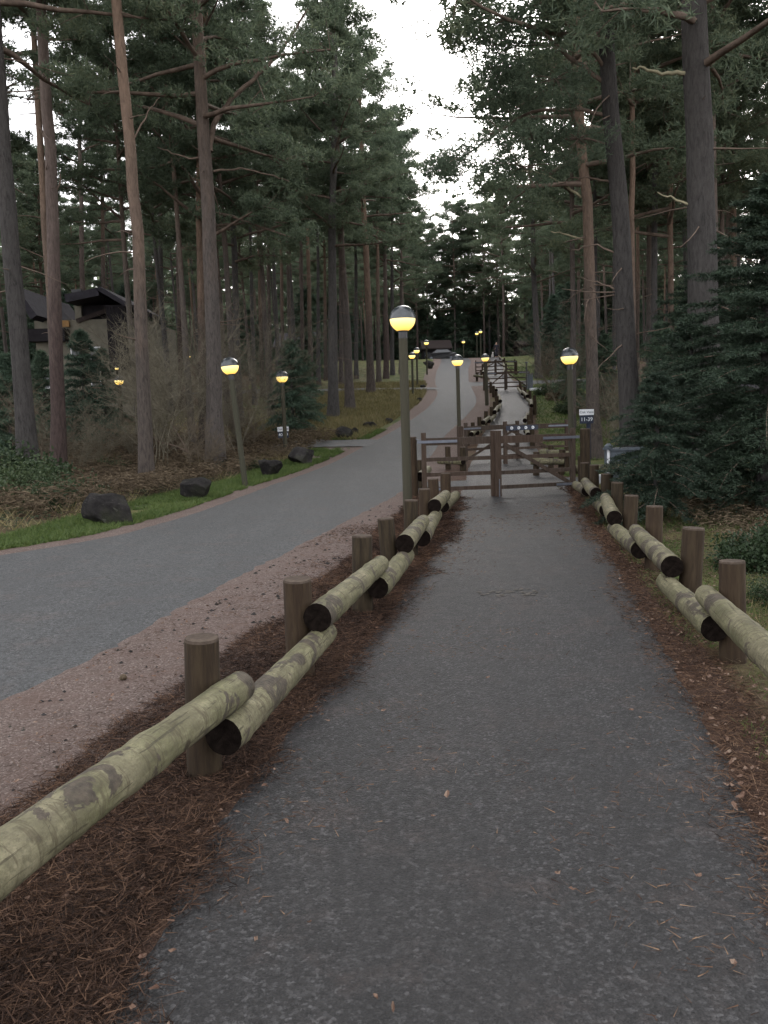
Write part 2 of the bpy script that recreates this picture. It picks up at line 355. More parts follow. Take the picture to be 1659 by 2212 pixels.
def globe_mat(name, s):
    m, n, b = mat(name); b.inputs['Base Color'].default_value = (.8, .6, .25, 1)
    z = n.nodes.new('ShaderNodeSeparateXYZ'); n.links.new(coords(n), z.inputs[0])
    n.links.new(ramp(n, math_(n, 'ADD', math_(n, 'MULTIPLY', z.outputs[2], 4.5), 1.0), [(.1, (1, .50, .055)), (.55, (1, .68, .16)), (1, (1, .80, .36))]), b.inputs['Emission Color'])
    b.inputs['Emission Strength'].default_value = s; b.inputs['Roughness'].default_value = .3; return m
M_GLOBE = globe_mat('lit_globe', .36)
M_GLOBEF = globe_mat('lit_far_globe', .52)
M_NAVY = simple('navy_sign', (.015, .022, .040), .45, .1, 5, .4)
M_WHITE = simple('white_paint', (.62, .64, .66), .5, .08, 5, .4)
M_CREAM = simple('cream_render', (.15, .14, .11), .85, .15, 3, .2)
M_BTIMB = simple('black_timber', (.014, .012, .014), .8, .3, 6, .2)
M_ROOF = simple('dark_roof', (.030, .028, .034), .85, .3, 5, .2)
M_ROOFB = simple('brown_roof', (.032, .024, .022), .85, .25, 5, .2)
M_GREYBOX = simple('grey_cabinet_paint', (.075, .09, .105), .45, .1, 4, .4)
M_GLASS = simple('window_glass', (.03, .035, .04), .1, .1, 3, .6)
M_ORANGE = simple('lit_window_orange', (.26, .15, .06), .8, .2, 4, .2)  # glow of a lit window, painted as plain orange
def rock_mat(name, k):
    m, n, b = mat(name); p = coords(n)
    c = ramp(n, noise(n, p, 3.5, 6, .7), [(.3, (.022*k, .021*k, .022*k)), (.55, (.06*k, .056*k, .054*k)), (.8, (.12*k, .11*k, .10*k))])
    c = mixc(n, ramp(n, noise(n, p, 2, 4), [(.5, (0,)*3), (.68, (.6,)*3)]), c, (.03, .036, .018)); c = mixc(n, ramp(n, noise(n, p, 9, 4, .7), [(.62, (0,)*3), (.66, (.5,)*3)]), c, (.11, .11, .09))
    n.links.new(c, b.inputs['Base Color']); b.inputs['Roughness'].default_value = .95; b.inputs['Specular IOR Level'].default_value = .05; bump(n, b, noise(n, p, 9, 6, .8), 1.0, .08); return m
M_ROCK = rock_mat('boulder_stone', .55); M_ROCKL = rock_mat('pale_boulder_stone', .9)

# ------------------------------------------------------------------ SETTING: ground, road, paths
def ground():
    xs = np.concatenate([np.arange(-170, -40, 8), np.arange(-40, -14, 1.2), np.arange(-14, -4.2, .25), np.arange(-4.2, 3.6, .075), np.arange(3.6, 15, .25), np.arange(15, 40, 1.0), np.arange(40, 171, 8)])
    ys = np.concatenate([np.arange(-40, -2, 4), np.arange(-2, 1, .3), np.arange(1, 8, .075), np.arange(8, 20, .13), np.arange(20, 42, .3), np.arange(42, 112, .8), np.arange(112, 420, 7)])
    X, Y = np.meshgrid(xs, ys); Z = gz(X, Y); nx, ny = len(xs), len(ys)
    me = bpy.data.meshes.new('ground'); nv = nx*ny
    me.vertices.add(nv); me.vertices.foreach_set('co', np.stack([X, Y, Z], -1).reshape(-1).astype(np.float32))
    i = np.arange((nx-1)*(ny-1)); r = i//(nx-1); c = i % (nx-1); a = r*nx+c
    F = np.stack([a, a+1, a+nx+1, a+nx], -1)
    me.loops.add(F.size); me.loops.foreach_set('vertex_index', F.reshape(-1).astype(np.int32))
    me.polygons.add(len(F)); me.polygons.foreach_set('loop_start', np.arange(0, F.size, 4, dtype=np.int32)); me.polygons.foreach_set('loop_total', np.full(len(F), 4, dtype=np.int32))
    me.polygons.foreach_set('use_smooth', np.ones(len(F), dtype=bool)); me.update(calc_edges=True)
    rl, rr, pl, pr = road_l(Y), road_r(Y), path_l(Y), path_r(Y)
    S = lambda t: np.clip(t, 0, 1)
    fence = pl-.45                                              # line of the left log rail
    gwid = np.where(Y < 14, .34, np.where(Y < 40, .45, .9))
    gravel = S(np.minimum(X-(rr-.1), np.maximum(fence-.05, rr+.55)-X)/.25+.5)
    gravel = np.maximum(gravel, S(np.minimum(X-(rl-gwid), rl+.1-X)/.16+.5))
    gravel = np.maximum(gravel, .75*((Y > 27) & (Y < 32.0) & (X < rl) & (X > rl-1.3)))
    litter = S(np.minimum(X-(fence-.14), pl+.1-X)/.22+.5)*(Y < 24)
    litter = np.maximum(litter, S(np.minimum(X-(pr-.1), pr+.23-X)/.16+.5)*(Y < 60))
    gl = S(np.minimum(X-(rl-gwid-1.25-(Y > 25)*1.6), rl-gwid*.7-X)/.5+.5)
    gl = np.maximum(gl, (Y > 38)*(X < rl)*(X > rl-14)*.56)
    gr = S((X-pr-.1)/.4)*S((pr+3.4+(Y > 20)*3-X)/1.5)*np.where(Y < 20, .60, .78)
    gr = np.maximum(gr, (Y > 60)*(X > pr)*(X < pr+9)*.95)
    gl = np.maximum(gl, S((X-rr-.5)*2)*S((pl-.3-X)*2)*(Y > 24)*.4)
    Zc = np.stack([gravel, np.maximum(gl, gr), litter, np.ones_like(X)], -1).reshape(-1)
    ca = me.color_attributes.new('zone', 'FLOAT_COLOR', 'POINT'); ca.data.foreach_set('color', Zc.astype(np.float32))
    me.materials.append(M_GROUND)
    tag(link('ground', me), kind='structure', label='brown needle and leaf strewn forest floor with mossy grass verges')
ground()
def strip(name, fl, fr, ys, mat_, h, label, nx=14, crown=.02):
    V = []; F = []
    for j, y in enumerate(ys):
        a, b = float(fl(y)), float(fr(y)); z = prof(y)
        a -= .07; b += .07; a += .035*float(n2(0, y, 3.1, 5))+.02*float(n2(0, y, 11, 6)); b += .035*float(n2(3, y, 2.7, 7))+.02*float(n2(3, y, 10, 8))
        for i in range(nx+1):
            t = i/nx; V.append((a+(b-a)*t, y, z+h+crown*(min(1, 12*t*(1-t)))*.6))
    for j in range(len(ys)-1):
        for i in range(nx): k = j*(nx+1)+i; F.append((k, k+1, k+nx+2, k+nx+1))
    me = bpy.data.meshes.new(name); me.from_pydata(V, [], F); me.polygons.foreach_set('use_smooth', [True]*len(F)); me.materials.append(mat_); me.update()
    return tag(link(name, me), kind='structure', label=label)
YS = list(np.arange(-3, 12, .12))+list(np.arange(12, 42, .25))+list(np.arange(42, 126, .8))
strip('road', road_l, road_r, YS, M_ROAD, .003, 'pale grey asphalt lane curving uphill into the woods')
strip('path', path_l, path_r, YS, M_PATH, .004, 'dark grey asphalt footpath between the two log rails')
def cross(name, y0, y1, x1, h, label):
    ys = list(np.arange(y0, y1+.01, .2))
    strip(name, lambda y: road_r(y)-.3, lambda y: x1, ys, M_ROAD, h, label, nx=40, crown=.012)
cross('side_path', CROSS[0], CROSS[1], 12, .006, 'asphalt way crossing the footpath between the first two gates')
cross('side_path', CROSS2[0], CROSS2[1], 17.5, .006, 'asphalt way crossing the footpath between the two far gates')
# drives that leave the road to the left, laid along their own bends
def drive(name, pts, wd, label, h=.03):
    P = [Vector((p[0], p[1], 0)) for p in pts]; Q = []
    for i in range(len(P)-1):
        for k in range(10): Q.append(P[i].lerp(P[i+1], k/10))
    Q.append(P[-1]); V = []; F = []
    for i, q in enumerate(Q):
        t = (Q[min(i+1, len(Q)-1)]-Q[max(i-1, 0)]).normalized(); s = Vector((-t.y, t.x, 0))
        for k in range(5):
            a = q+s*wd*(k/4-.5); V.append((a.x, a.y, max(gzs(a.x, a.y), prof(a.y)-.02)+h))
    for i in range(len(Q)-1):
        for k in range(4): j = i*5+k; F.append((j, j+5, j+6, j+1))
    me = bpy.data.meshes.new(name); me.from_pydata(V, [], F); me.materials.append(M_ROAD); me.update()
    tag(link(name, me), kind='structure', label=label)
drive('drive', [(float(road_l(29.5))+.6, 30.2), (-2.2, 30.3), (-4.6, 29.6), (-8, 30.2), (-12, 33)], 1.7, 'grey drive turning left off the lane beside the numbered sign')
drive('drive', [(float(road_l(54))+.5, 53.5), (1.2, 54), (-5, 54.5), (-14, 56)], 1.6, 'narrow pale drive leaving the lane beyond the pine trunks', .04)

# ------------------------------------------------------------------ FENCES of peeled logs
def noisy_log(a, b, r0, r1, seed, n=20, K=30):
    rr = random.Random(seed); a = Vector(a); b = Vector(b); L = (b-a).length; x = (b-a).normalized()
    mbv = MB(); pts = []; rad = []
    sx, sz, ph = rr.uniform(-.012, .012), rr.uniform(-.012, .012), rr.uniform(0, 6)
    for i in range(K+1):
        t = i/K; pts.append(Vector((t*L, math.sin(t*3+ph)*sx, math.sin(t*2.3+ph)*sz)))
        rad.append((r0+(r1-r0)*t)*(1+rr.uniform(-.02, .02)+(.055 if rr.random() < .14 else 0)))
    rad[0] *= .97; rad[-1] *= .97
    ptsx = [Vector((-.0, pts[0].y, pts[0].z))]+pts
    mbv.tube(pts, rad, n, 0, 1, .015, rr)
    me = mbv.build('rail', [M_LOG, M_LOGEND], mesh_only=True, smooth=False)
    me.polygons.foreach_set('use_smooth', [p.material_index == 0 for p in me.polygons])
    y = Vector((0, 0, 1)).cross(x).normalized(); z = x.cross(y)
    M = Matrix((x, y, z)).transposed().to_4x4(); M.translation = a
    return me, M
def post_mesh(r, h, seed, n=18):
    rr = random.Random(seed); m = MB()
    m.tube([(0, 0, -.25), (0, 0, .1), (0, 0, h*.5), (0, 0, h-.012)], [r*1.02, r*1.02, r, r*.985], n, 0, None, .012, rr)
    m.tube([(0, 0, h-.0125), (0, 0, h)], [r*.985, r*.94], n, 1, 1)
    me = m.build('post', [M_POST, M_POSTTOP], mesh_only=True)
    me.polygons.foreach_set('use_smooth', [p.material_index == 0 for p in me.polygons]); return me
POSTS = [post_mesh(.082, .64, s) for s in range(4)]
seedc = [100]
def fence(label, posts, side, first_upper, offs=.145, rail_r=.090, rails=None, group=None, ph=.64, hu=.415, hl=.262, over=.10):
    """posts: ground points; side: +1 rails to the right of travel; -1 to the left"""
    base = Vector((posts[0][0], posts[0][1], prof(posts[0][1])))
    root = empty('log_fence', base, label, 'fence', group)
    for i, p in enumerate(posts):
        o = link('post', POSTS[i % 4], root); o.location = Vector((p[0], p[1], gzs(p[0], p[1])-.005))-base
        o.rotation_euler = (random.uniform(-.045, .045), random.uniform(-.045, .045), random.uniform(0, 6)); s = random.uniform(.92, 1.06); o.scale = (s, s, random.uniform(.95, 1.05)*ph/.64)
    for i in range(len(posts)-1):
        if rails and i not in rails: continue
        up = (i % 2 == 0) == first_upper; hz = hu if up else hl
        a = Vector((*posts[i][:2], 0)); b = Vector((*posts[i+1][:2], 0)); d = (b-a).normalized(); s = Vector((d.y, -d.x, 0))*side
        a2 = a+s*offs-d*over; b2 = b+s*offs+d*over
        a2.z = prof(a.y)+hz+random.uniform(-.012, .012); b2.z = prof(b.y)+hz+random.uniform(-.012, .012)
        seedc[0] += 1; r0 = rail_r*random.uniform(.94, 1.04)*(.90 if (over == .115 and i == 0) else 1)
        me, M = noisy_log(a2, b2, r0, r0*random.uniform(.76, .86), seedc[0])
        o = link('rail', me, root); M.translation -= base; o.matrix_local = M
    return root
def tops(pix, h=.64): return [on(u, v, h) for u, v in pix]
PL = tops([(425, 1385), (641, 1247), (778, 1160), (841, 1119), (884, 1085), (916, 1054), (938, 1037), (962, 1022)])
d0 = PL[0]-PL[1]; P0 = PL[0]+d0*1.15+Vector((-.10, .02, 0)); PM = P0+d0*1.1
fence('long log rail left of the footpath, from the near corner to the first gate', [(p.x, p.y) for p in [P0]+PL], 1, True, over=.115)
PR = tops([(1588, 1216), (1490, 1153), (1412, 1096), (1358, 1070), (1332, 1040), (1310, 1028), (1284, 1010), (1264, 1001)])
d1 = PR[0]-PR[1]; R0 = PR[0]+d1*1.2; RM = R0+d1*1.1
fence('long log rail right of the footpath, past the dark spruce to the gate', [(p.x, p.y) for p in [R0]+PR], -1, True)
# beyond the first gate
def fr(label, pix, side, up, h=.6, **k):
    P = tops(pix, h); return fence(label, [(p.x, p.y) for p in P], side, up, **k)
fr('curving log rail left of the footpath beyond the second gate', [(1010, 927), (1023, 915), (1036, 903), (1049, 892), (1061, 881), (1069, 870), (1074, 859), (1072, 847), (1066, 836), (1060, 828)], 1, True)
fr('curving log rail right of the footpath beyond the second gate', [(1150, 928), (1144, 912), (1142, 898), (1147, 884), (1155, 868), (1154, 856), (1145, 848), (1134, 838), (1124, 826)], -1, True)
fr('short log rail between the lane and the far crossing', [(1030, 806), (1049, 808)], 1, True, .6)
fr('far log rail right of the footpath near the walker', [(1093, 800), (1093, 786), (1090, 774), (1080, 765)], -1, True, .6)
fr('far log rail left of the footpath below the paired lamps', [(1040, 800), (1042, 788), (1046, 778)], 1, True, .6)
def pp(*L): return [(at(u, 1000, y).x, y) for u, y in L]
fence('log rail along the near side of the crossing, right of the first gate', [(3.95, 16.0), (3.0+2.9, 16.15), (7.6, 16.4)], -1, True, hu=.40)
fence('log rail right of the crossing in front of the second gate', pp((1158, 19.6), (1212, 19.4)), 1, True, hu=.36, over=.1)
fence('log rail right of the second gate, with pale round end', pp((1190, 21.6), (1228, 21.0)), 1, True, hu=.45, over=.25)
fence('short log rail between the lane and the first gate', pp((893, 15.6), (908, 17.3)), 1, True, hu=.4, over=.25)
fence('log rail beside the gravel left of the second gate', pp((968, 22.2), (1000, 21.6)), 1, False, hu=.4, over=.2)

# ------------------------------------------------------------------ GATES
def gate_post(u, y, h, r, label, sq=False, mt=None):
    x = at(u, 1000, y).x; z = gzs(x, y)
    root = empty('gate_post', (x, y, z), label, 'gate post')
    m = MB()
    if sq: m.box((0, 0, h/2-.1), (r*2, r*2, h+.2))
    else: m.tube([(0, 0, -.2), (0, 0, h-.015)], [r*1.03, r], 16); m.tube([(0, 0, h-.0155), (0, 0, h)], [r, r*.93], 16, 1, 1)
    me = m.build('post', [mt or M_POST, M_POSTTOP], mesh_only=True, origin=(0, 0, 0))
    o = link('shaft', me, root); return root
def gate_leaf(a, b, label, hinge='a', brace=True, top=1.07, sgn=False, straps=True, th=.06, hasbolt=False, fine=True):
    """a = hinge end, b = meeting end (ground points x,y)"""
    za = prof(a[1]); A = Vector((a[0], a[1], za)); B = Vector((b[0], b[1], prof(b[1]))); d = (B-A); d.z = 0; L = d.length; d.normalize(); nrm = Vector((d.y, -d.x, 0))
    if nrm.y > 0: nrm = -nrm            # towards the camera
    base = A.copy(); root = empty('wooden_gate', base, label, 'gate')
    P = lambda s, z: A+d*s+Vector((0, 0, z))
    def part(name, s0, z0, s1, z1, wd, t, m=M_GATE, off=0):
        mb = MB(); mb.bar(P(s0, z0)+nrm*off, P(s1, z1)+nrm*off, wd, t, 0, up=nrm); return mb.build(name, m, root)
    part('stile', 0, .12, 0, top+.17, .085, th+.02); part('stile', L, .02, L, top+.17, .10, th+.02)
    part('top_rail', .045, top, L-.052, top, .135, th)
    for z in (.74, .46, .19): part('rail', .045, z, L-.052, z-.0, .07, th*.6)
    if brace: part('brace', .06, .2, L-.1, top-.07, .07, th*.4, off=th*.55)
    if straps: part('strap_hinge', -.12, top-.0, .62, top-.0, .05, .012, M_GALV, off=th/2+.012); part('strap_hinge', -.08, .19, .35, .19, .045, .012, M_GALV, off=th/2+.012)
    if hasbolt:
        mb = MB(); mb.tube([P(L, .35)+nrm*.06, P(L, -.03)+nrm*.06], .010, 8); mb.build('drop_bolt', M_GALV, root)
    return root
yG = 15.1
gl = lambda u, y: (at(u, 1000, y).x, y)
gate_leaf(gl(916, 15.0), gl(1066, 15.1), 'left leaf of the nearest brown timber gate across the path', brace=False)
gate_leaf(gl(1237, 15.35), gl(1076, 15.0), 'right leaf of the nearest brown timber gate, with diagonal brace and drop bolt', hasbolt=True)
gate_post(892.5, 15.2, 1.14, .075, 'tall round gate post left of the nearest gate, beside the near lamp')
gate_post(1264, 15.4, 1.20, .095, 'tall round gate post at the right end of the nearest gate')
# chain to the left post
mb = MB(); a = at(898, 948, 15.15); b = at(912, 948, 15.0)
for k in range(7):
    t = k/6; c = a.lerp(b, t)-Vector((0, 0, .025*math.sin(t*math.pi)))
    mb.tube([c-Vector((.012, 0, 0)), c+Vector((.012, 0, (k % 2)*.006))], .006, 5)
tag(mb.build('gate_chain', M_GALV), 'thin steel chain holding the nearest gate to its left post', 'chain')
gate_leaf(gl(1007, 23.6), gl(1118, 25.2), 'left leaf of the second timber gate, standing slightly ajar')
g2 = gate_leaf(gl(1224, 24.0), gl(1092, 23.4), 'right leaf of the second timber gate, carrying the navy symbol board')
gate_post(995, 23.7, 1.12, .085, 'reddish post at the left end of the second gate', True, M_GATE)
gate_post(1231, 24.1, 1.12, .085, 'reddish post at the right end of the second gate', True, M_GATE)
# navy board with four round symbols, bolted to the second gate
bl = Vector((*gl(1094, 23.32), 0)); br = Vector((*gl(1163, 23.6), 0))
sb = empty('symbol_board', (bl.x, bl.y, 1.12), 'long navy board with four round white prohibition symbols on the second gate', 'sign')
mb = MB(); mb.bar(Vector((bl.x, bl.y, 1.10)), Vector((br.x, br.y, 1.10)), .135, .012, up=(0, -1, 0)); mb.build('board', M_NAVY, sb)
for k in range(4):
    c = bl.lerp(br, .17+.22*k); c.z = 1.10; c.y -= .012
    mb = MB(); mb.tube([c, c-Vector((0, .004, 0))], .044, 20, 0, 0); o = mb.build('symbol_disc', M_WHITE, sb)
    mb = MB(); c2 = c-Vector((0, .007, 0)); mb.box(c2, (.05, .003, .008), rot=Matrix.Rotation(R(45), 3, 'Y')); mb.box(c2-Vector((0, .001, 0)), (.018, .003, .030))
    mb.build('pictogram', M_NAVY, sb)
gate_leaf(gl(1053, 51.2), gl(1093, 51.0), 'left leaf of the third gate, small and far up the path')
gate_leaf(gl(1140, 51.5), gl(1096, 51.0), 'right leaf of the third gate, small and far up the path')
gate_post(1049, 51.3, 1.1, .09, 'left post of the third gate up the path'); gate_post(1143, 51.6, 1.1, .09, 'right post of the third gate up the path')
gate_leaf(gl(1031, 64.2), gl(1072, 64), 'left leaf of the farthest gate, beyond the second crossing')
gate_leaf(gl(1114, 64.4), gl(1074, 64), 'right leaf of the farthest gate, beyond the second crossing')
gate_post(1117, 64.6, 1.1, .09, 'right post of the farthest gate beyond the second crossing')

# ------------------------------------------------------------------ LAMPS
def lamp_meshes():
    g = MB(); n = 28
    def shell(m, z0s, z1s, r, mi, rings, flip=False):
        V = []; F = []
        for j in range(rings+1):
            a = z0s+(z1s-z0s)*j/rings
            for k in range(n): t = 2*math.pi*k/n; V.append((r*math.cos(a)*math.cos(t), r*math.cos(a)*math.sin(t), r*math.sin(a)))
        for j in range(rings):
            for k in range(n): F.append((j*n+k, j*n+(k+1) % n, (j+1)*n+(k+1) % n, (j+1)*n+k))
        m.add(V, F, mi)
    shell(g, R(-68), R(0), .2, 0, 12); gm = g.build('globe', [M_GLOBE], mesh_only=True, smooth=True)
    c = MB(); shell(c, R(-1), R(90), .207, 0, 12); cm = c.build('cap', [M_DOME], mesh_only=True, smooth=True)
    k = MB(); k.tube([(0, 0, -.30), (0, 0, -.20), (0, 0, -.185), (0, 0, -.17)], [.072, .072, .085, .085], 18, 0, 0); km = k.build('collar', [M_BLACK], mesh_only=True)
    p = MB(); p.tube([(0, 0, -.1), (0, 0, .5), (0, 0, 1)], [1, .97, .93], 16, 0, 0); pm = p.build('post', [M_LAMPP], mesh_only=True, smooth=True)
    gf = gm.copy(); gf.materials[0] = M_GLOBEF
    return gm, cm, km, pm, gf
GM, CMsh, KM, PMsh, GMF = lamp_meshes()
def lamp(gu, gv, y, label, bu=None, wpost=.068, far=False, s=1.0, block=False):
    """globe centre at pixel gu,gv and depth y; foot below it (foot pixel column bu when the post leans)"""
    c = at(gu, gv, y); fx = c.x if bu is None else at(bu[0], bu[1], y).x
    fz = gzs(fx, y); base = Vector((fx, y, fz)); root = empty('street_lamp', base, label, 'street lamp', 'globe lamps on wooden posts')
    ax = (c-base); L = ax.length; q = ax.to_track_quat('Z', 'Y'); root.rotation_euler = q.to_euler()
    for nm, me in (('post', PMsh), ('collar', KM), ('globe', GMF if far else GM), ('cap', CMsh)):
        o = link(nm, me, root); o.location = (0, 0, 0 if nm == 'post' else L)
        o.scale = (wpost, wpost, L-.25*s) if nm == 'post' else (s, s, s)
    return root
lamp(869.5, 689, 12.9, 'nearest globe lamp on a thick wooden post, left of the first gate', (881, 1100), .074)
lamp(1230, 770, 19.3, 'globe lamp on the right of the footpath beside the numbered sign', (1236, 1020))
lamp(988, 779, 28.4, 'globe lamp between lane and footpath, behind the left end of the gates', (993, 960))
lamp(496.5, 791, 18.9, 'globe lamp on a leaning post on the grass left of the lane', (530, 1050))
lamp(609, 814, 27.6, 'globe lamp standing behind the small sign left of the lane', (618, 985))
lamp(1048, 773, 42.5, 'globe lamp beside the curved log rail beyond the second gate', (1052, 872), .10)
lamp(890, 768, 49.5, 'lowest of three small lamps along the left verge of the lane', None, .07, True)
lamp(900, 757, 56, 'middle one of three small lamps along the left verge of the lane', None, .07, True)
lamp(921, 740, 68, 'farthest of three small lamps along the left verge of the lane', None, .07, True)
lamp(1001, 738, 100, 'tiny distant lamp straight above the crest of the lane', None, .07, True)
lamp(1030, 720, 97, 'left lamp of the distant close pair above the footpath', None, .07, True)
lamp(1038, 716, 96, 'right lamp of the distant close pair above the footpath', None, .07, True)
lamp(257, 822, 37, 'small lamp in the woods in front of the cream lodge', None, .08, True)
lamp(405, 769, 58, 'small lamp glowing through bare twigs right of the cream lodge', None, .07, True)
lamp(252, 795, 39.9, 'tiny lamp at the lodge wall just above the other one', None, .05, True, .45)

# ------------------------------------------------------------------ SIGNS
def text_mesh(s, size, m):
    cu = bpy.data.curves.new('lettering', 'FONT'); cu.body = s; cu.size = size; cu.align_x = 'CENTER'; cu.align_y = 'CENTER'; cu.extrude = .001
    o = bpy.data.objects.new('tmp', cu); COL.objects.link(o); bpy.context.view_layer.update()
    me = bpy.data.meshes.new_from_object(o.evaluated_get(bpy.context.evaluated_depsgraph_get())); bpy.data.objects.remove(o)
    me.materials.clear(); me.materials.append(m); me.name = 'lettering'; return me
def sign(x, y, zc, wd, name, num, label, postx=0, tilt=0):
    z = gzs(x+postx, y); root = empty('lodge_sign', (x+postx, y, z), label, 'sign')
    h1, h2 = wd*.40, wd*.56
    mb = MB(); mb.box((x, y, zc+h2/2+h1/2+.006), (wd, .02, h1), rot=Matrix.Rotation(-tilt, 3, 'Y')); mb.build('name_panel', M_WHITE, root)
    mb = MB(); mb.box((x, y, zc), (wd*.94, .02, h2), rot=Matrix.Rotation(-tilt, 3, 'Y')); mb.build('number_panel', M_NAVY, root)
    mb = MB(); mb.box((x+postx, y+.045, (z-.1+zc+h2/2+h1)/2), (.08, .06, zc+h2/2+h1-z+.1)); mb.build('post', M_NAVY, root)
    for s, dz, m, sz in ((name, h2/2+h1/2+.006, M_NAVY, wd*.24), (num, 0, M_WHITE, wd*.36)):
        o = link('lettering', text_mesh(s, sz, m), root); o.location = Vector((x, y-.0125, zc+dz))-root.location; o.rotation_euler = (R(90), -tilt, 0)
p = at(1267, 906, 18.6); sign(p.x, p.y, p.z, .33, 'Oak View', '11-39', 'white and navy sign numbered 11-39 in front of the pine trunk right of the gate', .06)
p = at(612, 939, 28.0); sign(p.x, p.y, p.z, .39, 'Oak View', '40-49', 'small white and navy number sign beside the pale boulder left of the lane', .02, R(2))

# ------------------------------------------------------------------ BOULDERS
def boulder(u, v, wpx, hpx, label, seed, m=M_ROCK, flat=1.0):
    p = on(u, v); s = p.y/FF; wd = wpx*s/2; hh = hpx*s
    rr = np.random.default_rng(seed); import bmesh
    bm = bmesh.new(); bmesh.ops.create_icosphere(bm, subdivisions=4, radius=1)
    co = np.array([vv.co for vv in bm.verts]); 
    for k in range(13):                                   # slice facets off
        d = unit(rr.normal(size=3)*np.array([1, 1, .8])); lim = rr.uniform(.45, .78)
        t = co @ d; co -= np.outer(np.maximum(t-lim, 0)*.93, d)
    co[:, 0] *= 1/np.abs(co[:, 0]).max(); co[:, 1] *= .8/np.abs(co[:, 1]).max(); co[:, 2] = (co[:, 2]-co[:, 2].min())/(co[:, 2].max()-co[:, 2].min())
    co += .05*np.stack([n2(co[:, 0]*2.2+co[:, 2]*2, co[:, 1]*2.2-co[:, 2]*2, 1, seed+7+k) for k in range(3)], -1); co += .018*np.stack([n2(co[:, 0]*5, co[:, 1]*5+co[:, 2]*4, 1, seed+k) for k in range(3)], -1)
    for vv, c in zip(bm.verts, co): vv.co = (c[0]*wd, c[1]*wd, c[2]*hh*1.18-hh*.16)
    me = bpy.data.meshes.new('boulder'); bm.to_mesh(me); bm.free(); me.materials.append(m)
    me.polygons.foreach_set('use_smooth', [False]*len(me.polygons))
    o = link('boulder', me); o.location = (p.x, p.y+wd*.5, gzs(p.x, p.y+wd*.5)); o.rotation_euler.z = rr.uniform(-.5, .5)
    tag(o, label, 'boulder', 'boulders along the left verge of the lane')
boulder(233, 1138, 126, 66, 'largest dark boulder, nearest on the grass left of the lane', 3)
boulder(417, 1083, 80, 48, 'dark round boulder left of the leaning lamp post', 5)
boulder(581, 1033, 58, 36, 'squat mossy boulder just right of the leaning lamp post', 8)
boulder(647, 1007, 64, 42, 'pale grey boulder at the foot of the small number sign', 11, M_ROCKL)
boulder(746, 950, 46, 26, 'dark boulder by the lane beyond the drive entrance', 14)
boulder(768, 940, 20, 15, 'small stone touching the far side of the dark boulder past the drive', 15)
boulder(803, 926, 40, 13, 'low flat boulder on the verge halfway along the row', 17)
boulder(838, 915, 22, 10, 'small low boulder right of the flat one on the verge', 19)
boulder(905, 868, 15, 8, 'tiny dark stone by the second drive entrance', 21)
boulder(914, 838, 13, 6, 'tiny dark stone on the verge past the second drive', 22)
boulder(926, 797, 26, 17, 'dark mossy boulder near the top of the lane', 24)

